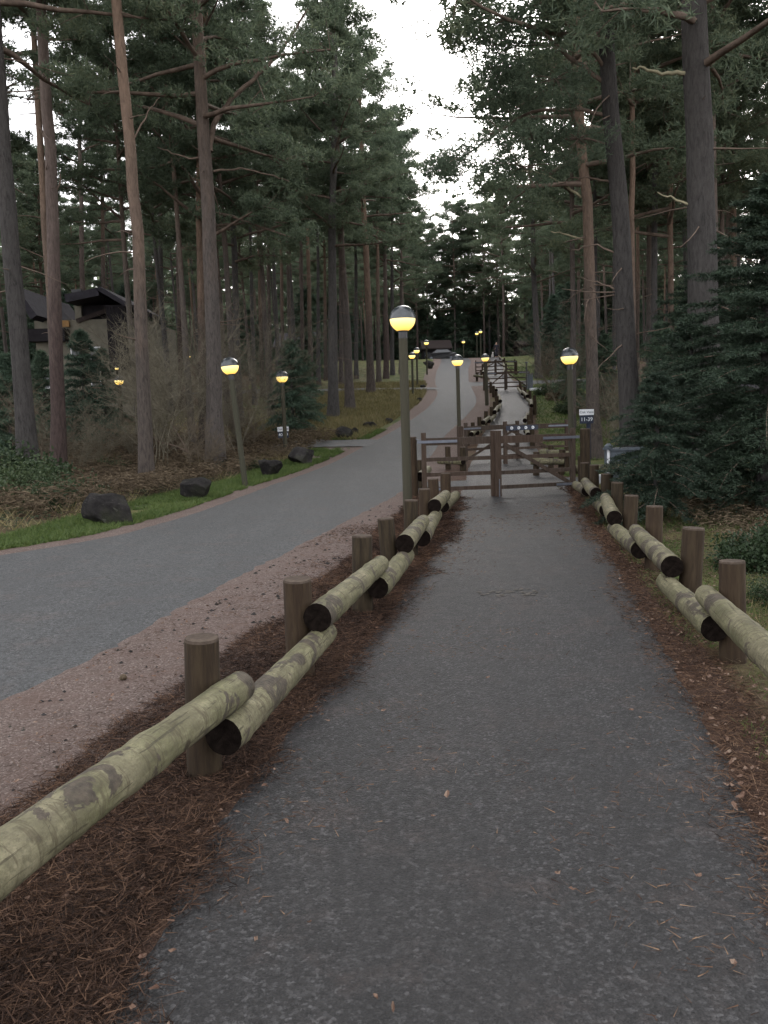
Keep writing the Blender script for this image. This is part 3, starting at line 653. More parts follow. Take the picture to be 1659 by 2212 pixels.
# ------------------------------------------------------------------ LODGES
def lodge_left():
    y = 42.0; X = lambda u: at(u, 800, y).x; Z = lambda u, v: at(u, v, y).z
    g = prof(y); x0, x1 = X(75), X(312); root = empty('timber_lodge', ((x0+x1)/2, y, g), 'cream two storey lodge with black gables half hidden by trees on the left', 'house')
    def b(name, m, xa, xb, za, zb, ya, yb):
        mb = MB(); mb.box(((xa+xb)/2, (ya+yb)/2, (za+zb)/2), (xb-xa, yb-ya, zb-za)); return mb.build(name, m, root)
    z1 = Z(190, 688)
    b('wall', M_CREAM, x0, x1, g-.5, z1, y+.4, y+7)
    b('balcony_band', M_BTIMB, x0-.1, X(150), Z(100, 738), Z(100, 711), y-.3, y+.38)
    b('balcony_band', M_BTIMB, X(286), x1+.1, Z(300, 745), Z(300, 702), y+.1, y+.38)
    b('board', M_ORANGE, X(136), X(153), Z(140, 705), Z(140, 691), y+.2, y+.37)  # stands for an orange-lit window, its light painted on
    tw = b('tower', M_BTIMB, X(246), X(285), Z(260, 800), Z(260, 662), y-.6, y+.39)
    nb = 6
    for k in range(nb):
        xa = X(246)+(X(285)-X(246))*k/nb; mb = MB(); mb.box((xa+.06, y-.615, (Z(260, 800)+Z(260, 664))/2), (.05, .03, Z(260, 666)-Z(260, 798))); mb.build('batten', M_BTIMB, tw)
    mb = MB(); mb.bar((X(238), y+2.5, Z(246, 628)), (X(296), y+2.5, Z(293, 664)), .22, 7, up=(0, 1, 0)); mb.build('roof', M_ROOF, root)
    mb = MB(); mb.bar((X(168), y+2.5, Z(168, 650)), (X(238), y+2.5, Z(238, 636)), .38, 7, up=(0, 1, 0)); mb.build('roof', M_ROOF, root)
    mb = MB(); mb.bar((X(60), y+2.5, Z(60, 628)), (X(100), y+2.5, Z(100, 690)), .35, 7, up=(0, 1, 0)); mb.build('roof', M_ROOF, root)
    mb = MB(); mb.bar((X(168), y+.33, Z(168, 692)), (X(238), y+.33, Z(238, 668)), .22, .1, up=(0, 1, 0)); mb.build('fascia', M_ROOFB, root)
    b('gable_panel', M_BTIMB, X(176), X(236), z1-.02, Z(200, 655), y+.7, y+6)
    ch = b('chimney', M_CREAM, X(163), X(177), Z(165, 700), Z(165, 628), y+.5, y+1.2)
    mb = MB(); mb.box(((X(162)+X(178))/2, y+.85, Z(165, 625)), (.5, .8, .16)); mb.build('chimney_cap', M_BLACK, ch)
    for (ua, ub, va, vb) in ((150, 175, 748, 775), (190, 215, 748, 775), (190, 212, 800, 835), (86, 100, 800, 840), (290, 296, 745, 800)):
        f = b('window', M_WHITE, X(ua), X(ub), Z(ua, vb), Z(ua, va), y+.34, y+.40)
        mb = MB(); mb.box(((X(ua)+X(ub))/2, y+.325, (Z(ua, va)+Z(ua, vb))/2), (X(ub)-X(ua)-.12, .02, Z(ua, va)-Z(ua, vb)-.12)); mb.build('pane', M_GLASS, f)
lodge_left()
def small_lodge(u0, u1, vtop, veave, vbase, y, label, wallm, roofm, windows=2, gable=False):
    X = lambda u: at(u, 800, y).x; Z = lambda v: at((u0+u1)/2, v, y).z
    x0, x1 = X(u0), X(u1); g = Z(vbase); root = empty('lodge', ((x0+x1)/2, y, g), label, 'house')
    mb = MB(); mb.box(((x0+x1)/2, y+3, (g-1+Z(veave))/2), (x1-x0-.4, 6, Z(veave)-g+1)); mb.build('wall', wallm, root)
    mb = MB(); zt, ze = Z(vtop), Z(veave)
    mb.add([(x0, y-.4, ze), (x1, y-.4, ze), (x1, y+6.4, ze), (x0, y+6.4, ze), (x0, y+3, zt), (x1, y+3, zt), (x0, y-.4, ze-.15), (x1, y-.4, ze-.15), (x1, y+6.4, ze-.15), (x0, y+6.4, ze-.15)],
           [(0, 1, 5, 4), (2, 3, 4, 5), (6, 7, 1, 0), (8, 9, 3, 2), (0, 4, 3), (1, 2, 5), (6, 0, 3, 9), (7, 8, 2, 1), (6, 9, 8, 7)]); mb.build('roof', roofm, root)
    for k in range(windows):
        cx = x0+(x1-x0)*(k+.5)/windows; mb = MB(); mb.box((cx, y-.03, (g+ze)/2), ((x1-x0)/windows*.6, .08, (ze-g)*.5)); w_ = mb.build('window', M_WHITE if wallm is M_CREAM else M_BTIMB, root)
        mb = MB(); mb.box((cx, y-.08, (g+ze)/2), ((x1-x0)/windows*.5, .03, (ze-g)*.42)); mb.build('pane', M_GLASS, w_)
small_lodge(912, 978, 731, 752, 782, 118, 'low dark lodge with brown roof beyond the crest of the lane', M_BTIMB, M_ROOFB, 3)
small_lodge(1122, 1156, 731, 744, 762, 122, 'small brown lodge at the far top of the grassy bank', M_ROOFB, M_ROOFB, 1)
small_lodge(592, 690, 712, 748, 800, 78, 'black timber lodge deep among the trunks behind the young conifer', M_BTIMB, M_ROOF, 3)
small_lodge(1560, 1700, 800, 840, 930, 40, 'dark lodge glimpsed through the trees far right', M_BTIMB, M_ROOF, 2)

# ------------------------------------------------------------------ CABINETS, BOLLARD, SLAB
def cabinet(u, v, y, wd, h, dep, label):
    p = at(u, v, y); z = gzs(p.x, y); root = empty('utility_cabinet', (p.x, y, z), label, 'cabinet')
    mb = MB(); mb.box((p.x, y, z+h/2), (wd, dep, h)); mb.build('body', M_GREYBOX, root)
    mb = MB(); mb.box((p.x, y, z+h+.02), (wd+.06, dep+.06, .04)); mb.build('lid', M_GREYBOX, root)
    for s in (-1, 1):
        mb = MB(); mb.box((p.x+s*wd/4, y-dep/2-.008, z+h*.5), (wd/2-.03, .016, h*.86)); d = mb.build('door', M_GREYBOX, root)
        mb = MB(); mb.box((p.x+s*.04, y-dep/2-.025, z+h*.55), (.02, .02, .09)); mb.build('handle', M_BLACK, d)
cabinet(1362, 1000, 16.6, .95, .72, .45, 'blue grey utility cabinet half hidden behind the dark spruce')
cabinet(1144.5, 810, 51, .32, .95, .3, 'narrow grey cabinet on the bank right of the third gate')
def slab(u, v, y, wd, h, dep, label):
    p = at(u, v, y); z = gzs(p.x, y); mb = MB(); mb.box((0, 0, h/2-.03), (wd, dep, h+.06)); mb.box((0, 0, h+.015), (wd*.94, dep*.94, .03))
    o = mb.build('concrete_plinth', M_WHITE, origin=(0, 0, 0)); o.location = (p.x, y, z); tag(o, label, 'plinth')
slab(1303, 1020, 16.9, .24, .22, .25, 'pale concrete block beside the blue grey cabinet')
slab(1158, 822, 50.5, .8, .1, .5, 'pale slab beside the narrow grey cabinet')
def bollard(u, vt, y, label, h, dark=True):
    p = at(u, vt, y); z = gzs(p.x, y); root = empty('bollard_light', (p.x, y, z), label, 'bollard'); h = p.z-z
    mb = MB(); mb.tube([(p.x, y, z-.05), (p.x, y, z+h-.12)], .045 if dark else .03, 12); mb.build('post', M_BLACK if dark else M_WHITE, root)
    mb = MB(); mb.tube([(p.x, y, z+h-.12), (p.x, y, z+h-.05), (p.x, y, z+h)], [.08, .09, .03], 12, 0, 0); mb.build('head', M_GREYBOX, root)
bollard(1137, 781, 50.6, 'short dark bollard light beside the narrow grey cabinet', 1.1)
bollard(1314.5, 958, 16.4, 'slim white marker post in front of the blue grey cabinet', .8, False)

# ------------------------------------------------------------------ CAR beyond the crest
def car(u, y, label):
    p = at(u, 770, y); z = gzs(p.x, y); root = empty('parked_car', (p.x, y, z), label, 'car')
    prof_ = [(-2.0, .30), (-2.05, .62), (-1.95, .85), (-1.2, .95), (-.55, 1.42), (.9, 1.45), (1.6, 1.0), (1.98, .92), (2.02, .35)]
    mb = MB(); V = []; nP = len(prof_)
    for sx in (-1, 1):
        for (a, h) in prof_: w_ = .85 if h < 1.0 else .62; V.append((p.x+a, y+sx*w_, z+h))
    F = [tuple(range(nP))[::-1], tuple(range(nP, 2*nP))]+[(i, (i+1) % nP, nP+(i+1) % nP, nP+i) for i in range(nP)]
    mb.add(V, F); mb.build('body', M_BLACK, root)
    mb = MB(); mb.add([(p.x-.95, y-.80, z+1.0), (p.x+1.3, y-.80, z+1.02), (p.x+.85, y-.66, z+1.38), (p.x-.5, y-.66, z+1.36)], [(0, 1, 2, 3)]); mb.build('side_window', M_GLASS, root)
    for a in (-1.3, 1.3):
        for s in (-1, 1):
            mb = MB(); mb.tube([(p.x+a, y+s*.70, z+.31), (p.x+a, y+s*.87, z+.31)], .31, 18, 0, 0); w_ = mb.build('wheel', M_BLACK, root)
            mb = MB(); mb.tube([(p.x+a, y+s*.86, z+.31), (p.x+a, y+s*.885, z+.31)], .19, 14, 0, 0); mb.build('rim', M_GALV, w_)
    for s in (-1, 1):
        mb = MB(); mb.box((p.x+2.0, y+s*.6, z+.72), (.08, .3, .14)); mb.build('headlight', M_WHITE, root)
car(952, 108, 'dark car parked in front of the low lodge past the crest')

# ------------------------------------------------------------------ PEOPLE AND DOG (skin modelled)
def skinned(name, verts, edges, radii, m, parent=None, sub=2, root_i=0):
    me = bpy.data.meshes.new(name); me.from_pydata(verts, edges, []); o = bpy.data.objects.new(name, me); COL.objects.link(o)
    md = o.modifiers.new('s', 'SKIN'); md.use_smooth_shade = True
    for i, r in enumerate(radii): sv = me.skin_vertices[0].data[i]; sv.radius = (r, r) if not isinstance(r, tuple) else r; sv.use_root = (i == root_i)
    md2 = o.modifiers.new('b', 'SUBSURF'); md2.levels = sub; md2.render_levels = sub
    bpy.context.view_layer.update(); dg = bpy.context.evaluated_depsgraph_get()
    nm = bpy.data.meshes.new_from_object(o.evaluated_get(dg)); bpy.data.objects.remove(o); nm.materials.clear(); nm.materials.append(m)
    q = link(name, nm, parent); return q
M_SKIN = simple('skin', (.45, .29, .22), .6, .05); M_COAT = simple('dark_coat', (.018, .018, .026), .9, .2); M_TROU = simple('dark_trousers', (.03, .03, .042), .9, .2)
M_HAIR = simple('dark_hair', (.02, .014, .01), .7, .2); M_FUR = simple('white_fur', (.62, .60, .56), .9, .1)
def walker(u, v, label):
    p = at(u, v, 97.0); root = empty('person', (p.x, p.y, prof(p.y)+.015), label, 'person')
    V = [(0, 0, .98), (0, .0, 1.2), (0, -.01, 1.42), (0, -.01, 1.52), (0, -.02, 1.64), (0, -.02, 1.73),
         (-.2, 0, 1.42), (-.27, .02, 1.15), (-.26, -.08, .9), (.2, 0, 1.42), (.27, -.03, 1.15), (.27, .04, .9),
         (-.1, 0, .9), (-.11, -.10, .5), (-.11, -.02, .09), (-.11, -.16, .05), (.1, 0, .9), (.11, .06, .5), (.11, .22, .12), (.11, .10, .05)]
    E = [(0, 1), (1, 2), (2, 3), (3, 4), (4, 5), (2, 6), (6, 7), (7, 8), (2, 9), (9, 10), (10, 11), (0, 12), (12, 13), (13, 14), (14, 15), (0, 16), (16, 17), (17, 18), (18, 19)]
    r = [.15, .15, .15, .06, .10, .07, .08, .055, .04, .08, .055, .04, .10, .075, .05, .045, .10, .075, .05, .045]
    skinned('body', V, E, r, M_SKIN, root)
    CV = [(0, 0, .78), (0, 0, 1.0), (0, 0, 1.2), (0, -.01, 1.41), (0, -.01, 1.49), (-.2, 0, 1.41), (-.275, .02, 1.15), (-.265, -.07, .94), (.2, 0, 1.41), (.275, -.03, 1.15), (.275, .03, .94)]
    skinned('coat', CV, [(0, 1), (1, 2), (2, 3), (3, 4), (3, 5), (5, 6), (6, 7), (3, 8), (8, 9), (9, 10)], [.2, .19, .18, .18, .085, .10, .075, .06, .10, .075, .06], M_COAT, root)
    TV = [(0, 0, .92), (-.1, 0, .88), (-.11, -.10, .5), (-.11, -.02, .12), (.1, 0, .88), (.11, .06, .5), (.11, .21, .14)]
    skinned('trousers', TV, [(0, 1), (1, 2), (2, 3), (0, 4), (4, 5), (5, 6)], [.15, .12, .09, .07, .12, .09, .07], M_TROU, root)
    skinned('hair', [(0, .03, 1.62), (0, .02, 1.72), (0, -.03, 1.75)], [(0, 1), (1, 2)], [.09, .10, .08], M_HAIR, root)
walker(1072.5, 772, 'distant walker in dark clothes at the top of the footpath')
def dog(u, v, label):
    p = at(u, v, 96.5)
    V = [(0, .12, .34), (0, -.12, .36), (0, -.22, .50), (0, -.30, .54), (0, -.38, .52), (-.07, -.12, .2), (-.07, -.13, .03), (.07, -.12, .2), (.07, -.13, .03), (-.07, .16, .22), (-.07, .19, .12), (-.07, .15, .03), (.07, .16, .22), (.07, .19, .12), (.07, .15, .03), (0, .24, .42), (0, .30, .54), (-.05, -.27, .61), (.05, -.27, .61)]
    E = [(0, 1), (1, 2), (2, 3), (3, 4), (1, 5), (5, 6), (1, 7), (7, 8), (0, 9), (9, 10), (10, 11), (0, 12), (12, 13), (13, 14), (0, 15), (15, 16), (3, 17), (3, 18)]
    r = [.10, .13, .085, .085, .04, .05, .035, .05, .035, .06, .035, .035, .06, .035, .035, .03, .02, .025, .025]
    o = skinned('dog', V, E, r, M_FUR); o.location = (p.x, p.y, prof(p.y)+.015); tag(o, label, 'dog')
dog(1064, 773, 'small white dog on the footpath beside the distant walker')

# ------------------------------------------------------------------ PINES
def branch_pts(base, az, el, L, K=6, droop=0., rr=random):
    pts = [Vector(base)]; d = Vector((math.cos(az)*math.cos(el), math.sin(az)*math.cos(el), math.sin(el)))
    for i in range(K):
        d = (d+Vector((rr.uniform(-.18, .18), rr.uniform(-.18, .18), rr.uniform(-.1, .14)-droop/K))).normalized()
        pts.append(pts[-1]+d*L/K)
    return pts
def pine_variant(seed, Ht=20.0, cb=.46, spread=3.0, nb=34, dens=1.0, tw=.036, tl=.18, per=6):
    """returns (crown tri mesh, branches mesh) around a straight axis, foot at the origin"""
    rr = random.Random(seed); rng = np.random.default_rng(seed); br = MB(); cl = []
    for i in range(nb):
        t = (i+rr.random())/nb; z = Ht*(cb+(1-cb)*t*.97); az = i*2.4+rr.uniform(-.5, .5)
        L = spread*(1.05-t)**.6*rr.uniform(.6, 1.15)+.5; el = R(rr.uniform(-8, 22)+25*t)
        pts = branch_pts((0, 0, z), az, el, L, 6, .25*(1-t), rr); r0 = .03+.045*(1-t)
        br.tube(pts, [r0*(1-k/7.5) for k in range(7)], 5)
        for k in range(2, 7):
            fr_ = k/6
            for _ in range(2 if k < 6 else 3):
                if rr.random() > .30+.7*fr_: continue
                off = Vector((rr.gauss(0, 1), rr.gauss(0, 1), rr.gauss(.25, .35))).normalized()*rr.uniform(.2, .75)*(L/3.2+.25)
                c = pts[k]+off; br.tube([pts[k], pts[k]+off*.6+Vector((0, 0, .03)), c], [.014, .009, .004], 3); cl.append((c, rr.uniform(.28, .56)))
    for i in range(9):                                     # dead snags below the crown
        z = Ht*rr.uniform(.14, cb); az = rr.uniform(0, 6.28); br.tube(branch_pts((0, 0, z), az, R(rr.uniform(-25, 15)), rr.uniform(.35, 1.7), 4, .2, rr), [.02, .016, .012, .008, .004], 4)
    C = np.array([c[0] for c in cl]); Rr = np.array([c[1] for c in cl])
    nt_ = int(42*dens); idx = np.repeat(np.arange(len(C)), nt_); q = rdirs(len(idx), rng)*np.cbrt(rng.random((len(idx), 1)))
    T = C[idx]+q*Rr[idx, None]*np.array([1.1, 1.1, .5])
    T = np.repeat(T, per, axis=0); D = unit(rdirs(len(T), rng)+np.array([0, 0, .35]))
    tri = blades(T, D, rng.uniform(.6, 1.15, len(T))*tl, np.full(len(T), tw), rng)
    return tri_mesh('crown', tri, M_PINE), br.build('branches', [M_LIMB], mesh_only=True, smooth=True)
VARS = [pine_variant(s, cb=c, spread=sp_, nb=nb) for s, c, sp_, nb in ((1, .40, 3.1, 38), (2, .46, 2.7, 34), (3, .36, 3.4, 40), (4, .46, 3.0, 34), (5, .33, 2.9, 42), (6, .42, 3.6, 38), (7, .58, 2.1, 24), (8, .54, 2.3, 26), (9, .62, 2.0, 22))]
def trunk_mesh(seed, r, Ht=20, m=M_BARK, n=10):
    rr = random.Random(seed); mb = MB(); K = 16; ax, ay, ph = rr.uniform(-.12, .12), rr.uniform(-.12, .12), rr.uniform(0, 6)
    pts = []; rad = []
    for i in range(K+1):
        t = i/K; pts.append((math.sin(t*5+ph)*ax*t*2, math.sin(t*4+ph*2)*ay*t*2, -.3+t*(Ht+.3))); rad.append(r*(1-.78*t)*(1+.5*math.exp(-t*28)))
    mb.tube(pts, rad, n, 0, None, .05, rr); return mb.build('trunk', [m], mesh_only=True, smooth=True)
TR = {'g': [trunk_mesh(s, .17, m=M_BARK) for s in range(4)], 'o': [trunk_mesh(s+10, .16, m=M_BARKO) for s in range(3)], 'r': [trunk_mesh(s+20, .16, m=M_BARKR) for s in range(2)], 'd': [trunk_mesh(s+30, .18, m=M_BARKD) for s in range(3)]}
def pine(x, y, Ht, label, group=None, kind='g', var=None, lean=(0, 0), rs=1.0, rz=None, name='pine_tree'):
    root = empty(name, (x, y, gzs(x, y)-.05), label, 'tree', group); s = Ht/20
    root.rotation_euler = (lean[0], lean[1], 0)
    v = random.randrange(len(VARS)) if var is None else (random.choice(var) if isinstance(var, tuple) else var); rz = random.uniform(0, 6.28) if rz is None else rz
    t = link('trunk', random.choice(TR[kind]), root); t.scale = (rs*s, rs*s, s); t.rotation_euler.z = rz
    for nm, me in (('crown', VARS[v][0]), ('branches', VARS[v][1])):
        o = link(nm, me, root); o.scale = (s, s, s); o.rotation_euler.z = rz
        if nm == 'branches': o['kind'] = 'stuff'
    return root
def hero(pix, y, wpx, Ht, label, m=M_BARK, var=0, limbs=(), crown=True, base_v=None, rz=None, pale=M_LIMB, cs=1.0, taper=.72, csx=None):
    """pix: trunk centre line in the photograph from foot upwards; the trunk stands at depth y"""
    foot = at(pix[0][0], pix[0][1], y); g = gzs(foot.x, y); P = [at(u, v, y) for u, v in pix]; P = [Vector((P[0].x, y, g-.3))]+[p for p in P if p.z > g+.3]
    base = Vector((P[0].x, y, g)); d = (P[-1]-P[0]); d.normalize(); top = g+Ht
    P.append(P[-1]+d*((top-P[-1].z)*.5)); P.append(P[-1]+Vector((d.x*.5, 0, 1))*(top-P[-1].z))
    Q = [P[0]]                                             # resample
    for a, b in zip(P[:-1], P[1:]):
        k = max(1, int((b-a).length/.9))
        for i in range(1, k+1): Q.append(a.lerp(b, i/k))
    root = empty('pine_tree', base, label, 'tree'); rr = random.Random(int(pix[0][0])); mb = MB(); r = wpx*y/FF/2
    rad = []
    for q in Q: t = (q.z-g)/Ht; rad.append(r*(1.12-taper*max(t, 0)**.9)*(1+.45*math.exp(-max(t, 0)*30)))
    QQ = [q+Vector((rr.uniform(-.02, .02), rr.uniform(-.03, .03), 0)) for q in Q]
    mb.tube(QQ, rad, 14, 0, None, .045, rr); mb.build('trunk', [m], root, smooth=True)
    if crown:
        c, b = VARS[var]; s = Ht/20
        dd = (Q[-1]-base).normalized()*1.0; q_ = dd.to_track_quat('Z', 'Y').to_euler(); z = random.uniform(0, 6.28) if rz is None else rz
        for nm, me in (('crown', c), ('branches', b)):
            o = link(nm, me, root); o.scale = (s*(csx or cs), s*(csx or cs), s); M = dd.to_track_quat('Z', 'Y').to_matrix().to_4x4() @ Matrix.Rotation(z, 4, 'Z'); o.rotation_euler = M.to_euler()
            if nm == 'branches': o['kind'] = 'stuff'
    for L in limbs:
        pts = [at(u, v, y+(L[2] if len(L) > 2 else 0)*i/len(L[0])) for i, (u, v) in enumerate(L[0])]
        W = []
        for a, b in zip(pts[:-1], pts[1:]):
            for i in range(4): W.append(a.lerp(b, i/4)+Vector((rr.uniform(-.02, .02), rr.uniform(-.02, .02), rr.uniform(-.03, .03))))
        W.append(pts[-1]); r1 = L[1]*y/FF/2
        mb = MB(); mb.tube(W, [r1*(1-.75*i/len(W)) for i in range(len(W))], 7); mb.build('branch', [pale], root, smooth=True)
    return root
# spray of needles along a limb, hung on a tree as part of its crown
def spray(root, pixpts, y, rad_px, n, seed, dens=46, dy=1.2, name='crown'):
    rng = np.random.default_rng(seed); C = []; w0 = np.array(world_loc(root)); br = MB()
    for (u, v, ru, rv) in pixpts:
        for _ in range(n):
            a = rng.uniform(0, 6.28); q = math.sqrt(rng.random()); uu, vv = u+math.cos(a)*q*ru, v+math.sin(a)*q*rv
            yy = y+rng.uniform(-dy, dy); p = at(uu, vv, yy); C.append(tuple(p))
            c0 = at(u, v, y); br.tube([c0, c0.lerp(p, .5)+Vector((0, 0, .05)), p], [.016, .010, .004], 3)
    C = np.array(C); idx = np.repeat(np.arange(len(C)), dens); rr_ = rad_px*y/FF
    T = C[idx]+rdirs(len(idx), rng)*np.cbrt(rng.random((len(idx), 1)))*rr_*np.array([1.1, 1.1, .5])
    T = np.repeat(T, 6, axis=0); D = unit(rdirs(len(T), rng)+np.array([0, 0, .2]))
    tri = blades(T-w0, D, rng.uniform(.5, 1.1, len(T))*.13, np.full(len(T), .017), rng)
    link(name, tri_mesh(name, tri, M_PINE), root); tag(br.build('branches', [M_LIMB], root, smooth=True), kind='stuff')

taken = []
T5L = [([(452, 325), (462, 270), (500, 215), (560, 160), (612, 105), (640, 60), (665, 20)], 13, 1.5), ([(455, 330), (410, 345), (372, 330), (340, 318)], 5, 0), ([(462, 368), (520, 364), (580, 376), (625, 392)], 5, 1)]
hero([(66, 1062), (62, 1001), (44, 780), (26, 562), (8, 330), (-10, 100)], 18.5, 38, 21, 'leaning grey pine at the far left edge of the picture', M_BARKK, 3, [([(10, 300), (-10, 250), (-30, 225)], 8)])
hero([(129, 1050), (126, 1001), (122, 780), (116, 562), (108, 320), (98, 150), (88, 0)], 21.5, 28, 22, 'grey pine with reddish foot, second large trunk from the left', M_BARKR, 8, [([(118, 420), (128, 400), (130, 375)], 5), ([(100, 300), (88, 280), (70, 262)], 5)])
hero([(122, 960), (112, 700), (107, 636), (97, 480), (87, 318), (78, 150), (69, 0)], 27, 17, 22, 'slim orange pine close behind the grey trunk on the left', M_BARKO, 6)
hero([(317, 1042), (312, 900), (305, 700), (296, 500), (281, 320), (266, 160), (252, 0)], 19.5, 27, 22, 'bright orange brown pine in front of the lodge, curving to the left', M_BARKO, 7, [([(292, 300), (320, 240), (345, 210)], 4)])
t5 = hero([(466, 985), (462, 800), (455, 560), (446, 400), (438, 260), (430, 120), (424, 0)], 24, 33, 22, 'stout forked pine whose long limb reaches up to the right', M_BARK, 5, T5L)
hero([(438, 960), (436, 700), (430, 480), (433, 300), (440, 120), (444, 0)], 30, 17, 22, 'pinkish pine half hidden behind the forked pine', M_BARKO, 4)
hero([(516, 905), (512, 760), (505, 500), (500, 270), (496, 120)], 38, 15, 20, 'pale silvery pine behind the leaning lamp post', M_BARKD, 2)
hero([(719, 893), (718, 700), (718, 450), (722, 300)], 39.5, 20, 20, 'left trunk of the close pair on the verge past the drive', M_BARKD, 0)
hero([(756, 884), (749, 700), (738, 560), (733, 430)], 42, 17, 20, 'right trunk of the close pair on the verge past the drive', M_BARK, 1)
hero([(801, 850), (796, 650), (785, 440), (780, 300)], 51, 15, 21, 'pine with reddish upper trunk by the narrow pale drive', M_BARKO, 3)
hero([(834, 812), (833, 650), (830, 500)], 64, 10, 20, 'slim pine at the roadside left of the nearest lamp globe', M_BARKR, 5)
hero([(1288, 985), (1282, 900), (1277, 700), (1267, 432), (1254, 275), (1246, 120), (1240, 0)], 24.5, 25, 22, 'pinkish pine standing behind the numbered sign', M_BARKO, 2, [([(1256, 425), (1210, 395), (1165, 372), (1125, 370)], 6), ([(1258, 520), (1225, 505), (1190, 500)], 5)], pale=M_LIMBP)
t21 = hero([(1366, 1040), (1359, 882), (1350, 650), (1339, 432), (1322, 250), (1313, 110), (1307, 0)], 17.5, 40, 21, 'big dark pine right of the path with low boughs over the gates', M_BARKK, 5,
     [([(1310, 145), (1275, 110), (1240, 70), (1215, 40), (1195, 0)], 9, -1), ([(1318, 315), (1270, 302), (1220, 300), (1170, 300)], 6, 1), ([(1330, 400), (1290, 386), (1240, 385), (1200, 400)], 5, 1),
      ([(1318, 190), (1240, 130), (1180, 80), (1120, 48), (1060, 40), (1000, 45)], 10, 1), ([(1318, 250), (1240, 235), (1150, 240), (1080, 280), (1010, 335), (950, 365)], 9, 1.5), ([(1340, 548), (1290, 530), (1235, 540)], 5, 1), ([(1345, 632), (1290, 610), (1255, 598)], 4, 1)])
hero([(1370, 960), (1366, 700), (1364, 532), (1366, 300), (1370, 0)], 27, 14, 22, 'slim salmon coloured pine just right of the big dark pine', M_BARKO, 1)
hero([(1410, 900), (1412, 797), (1414, 550), (1419, 215), (1424, 60)], 31, 14, 21, 'straight grey pine between the two big dark trunks on the right', M_BARKD, 3)
hero([(1452, 860), (1449, 657), (1448, 450), (1442, 200), (1438, 50)], 30, 13, 21, 'slim pine with yellow green lichen left of the rightmost big trunk', M_BARKO, 4)
hero([(1528, 1045), (1522, 800), (1517, 550), (1512, 300), (1500, 0)], 15.5, 62, 21, 'thickest dark trunk on the right rising behind the spruce', M_BARKK, 2,
     [([(1500, 190), (1480, 158), (1440, 160), (1400, 150), (1366, 146)], 12, 0), ([(1512, 60), (1522, 20), (1530, -20)], 14, 0), ([(1510, 450), (1460, 430), (1420, 415)], 7, 0)], pale=M_LIMBP)
hero([(1237, 930), (1238, 700), (1236, 482), (1232, 300)], 33, 12, 20, 'thin pine left of the pinkish pine behind the sign', M_BARK, 0)
hero([(1289, 900), (1288, 700), (1285, 460), (1284, 300)], 36, 10, 20, 'thin silvery pine right of the pinkish pine behind the sign', M_BARKD, 5)
hero([(1164, 818), (1158, 700), (1152, 557), (1150, 450)], 60, 13, 20, 'lone dark pine on the grassy bank right of the far gates', M_BARKD, 4)
hero([(866, 800), (867, 650), (867, 540)], 70, 7, 20, 'very slim pale pine directly above the nearest lamp', M_BARK, 2)
for k, (ub, ut, y, wp, mt_) in enumerate(((548, 540, 46, 9, M_BARKD), (566, 558, 52, 9, M_BARKO), (584, 577, 57, 8, M_BARK), (602, 588, 50, 9, M_BARKD), (612, 606, 60, 8, M_BARKO), (628, 620, 54, 9, M_BARK), (641, 618, 62, 9, M_BARKD), (654, 650, 56, 8, M_BARKR),
                                            (672, 664, 50, 10, M_BARKO), (688, 686, 60, 8, M_BARKD), (704, 700, 64, 8, M_BARKO), (737, 735, 58, 9, M_BARK), (770, 768, 66, 8, M_BARKD), (818, 815, 60, 9, M_BARKO), (848, 846, 68, 8, M_BARKD), (390, 384, 44, 11, M_BARKR), (352, 346, 46, 12, M_BARKD), (180, 176, 47, 12, M_BARKR), (226, 222, 50, 11, M_BARK))):
    h_ = hero([(ub, 830), ((ub+ut)/2, 650), (ut, 480)], y, wp, 17+(k*7) % 5, 'slim straight pine in the row of thin trunks between the forked pine and the lane' if k < 15 else 'thin pine trunk %s the cream lodge' % {390: 'well right of', 352: 'just right of', 180: 'standing behind the chimney of', 226: 'behind the middle roof of'}[ub], mt_, (6, 7, 8)[k % 3]); h_['group'] = 'row of thin pines left of the lane' if k < 15 else 'thin pines around the cream lodge'; taken.append((h_.location.x, y))
# boughs of the big dark pine that hang over the path
spray(t21, [(1010, 45, 120, 40), (1120, 100, 90, 60), (1110, 190, 110, 60), (1180, 40, 90, 50), (1080, 285, 90, 40), (1000, 345, 60, 30), (1200, 170, 90, 70), (960, 372, 40, 22), (1150, 300, 110, 60), (1250, 300, 70, 60), (1060, 150, 60, 40), (1130, 360, 90, 40), (1080, 210, 70, 40), (1050, 90, 90, 40)], 17.5, 36, 10, 5, 50)
# the forest proper
def in_corr(x, y):
    if road_l(y)-5.2-(y-20)*.012 < x < path_r(y)+4.5: return True
    return False
def forest(n, xr, yr, dmin, label, group, hts, kinds, seed, var=None):
    rr = random.Random(seed); k = 0; tries = 0
    while k < n and tries < n*60:
        tries += 1; x = rr.uniform(*xr); y = rr.uniform(*yr)
        if in_corr(x, y) or abs(x) > 5+y*.62: continue
        if -20 < x < -12 and 35 < y < 50 or (-.47 < x/y < -.30 and y < 42): continue
        if any((x-a)**2+(y-b)**2 < dmin*dmin for a, b in taken): continue
        taken.append((x, y)); k += 1
        kd = rr.choice(kinds); hh = rr.uniform(*hts); hh = min(hh, max(9, 1.6+.32*y-prof(y))) if -.43 < x/y < -.32 else hh; pine(x, y, hh, label % {'g': 'grey brown', 'o': 'orange', 'r': 'reddish', 'd': 'dark grey'}[kd], group, kd, lean=(R(rr.uniform(-1.2, 1.2)), R(rr.uniform(-2.5, .5))), rs=rr.uniform(.75, 1.15), var=var)
forest(22, (-30, -5), (27, 48), 3.0, 'slim %s barked pine among the nearer trunks left of the lane', 'nearer woodland pines left of the lane', (16, 21), 'ggod', 11, (1, 3, 6, 7, 8))
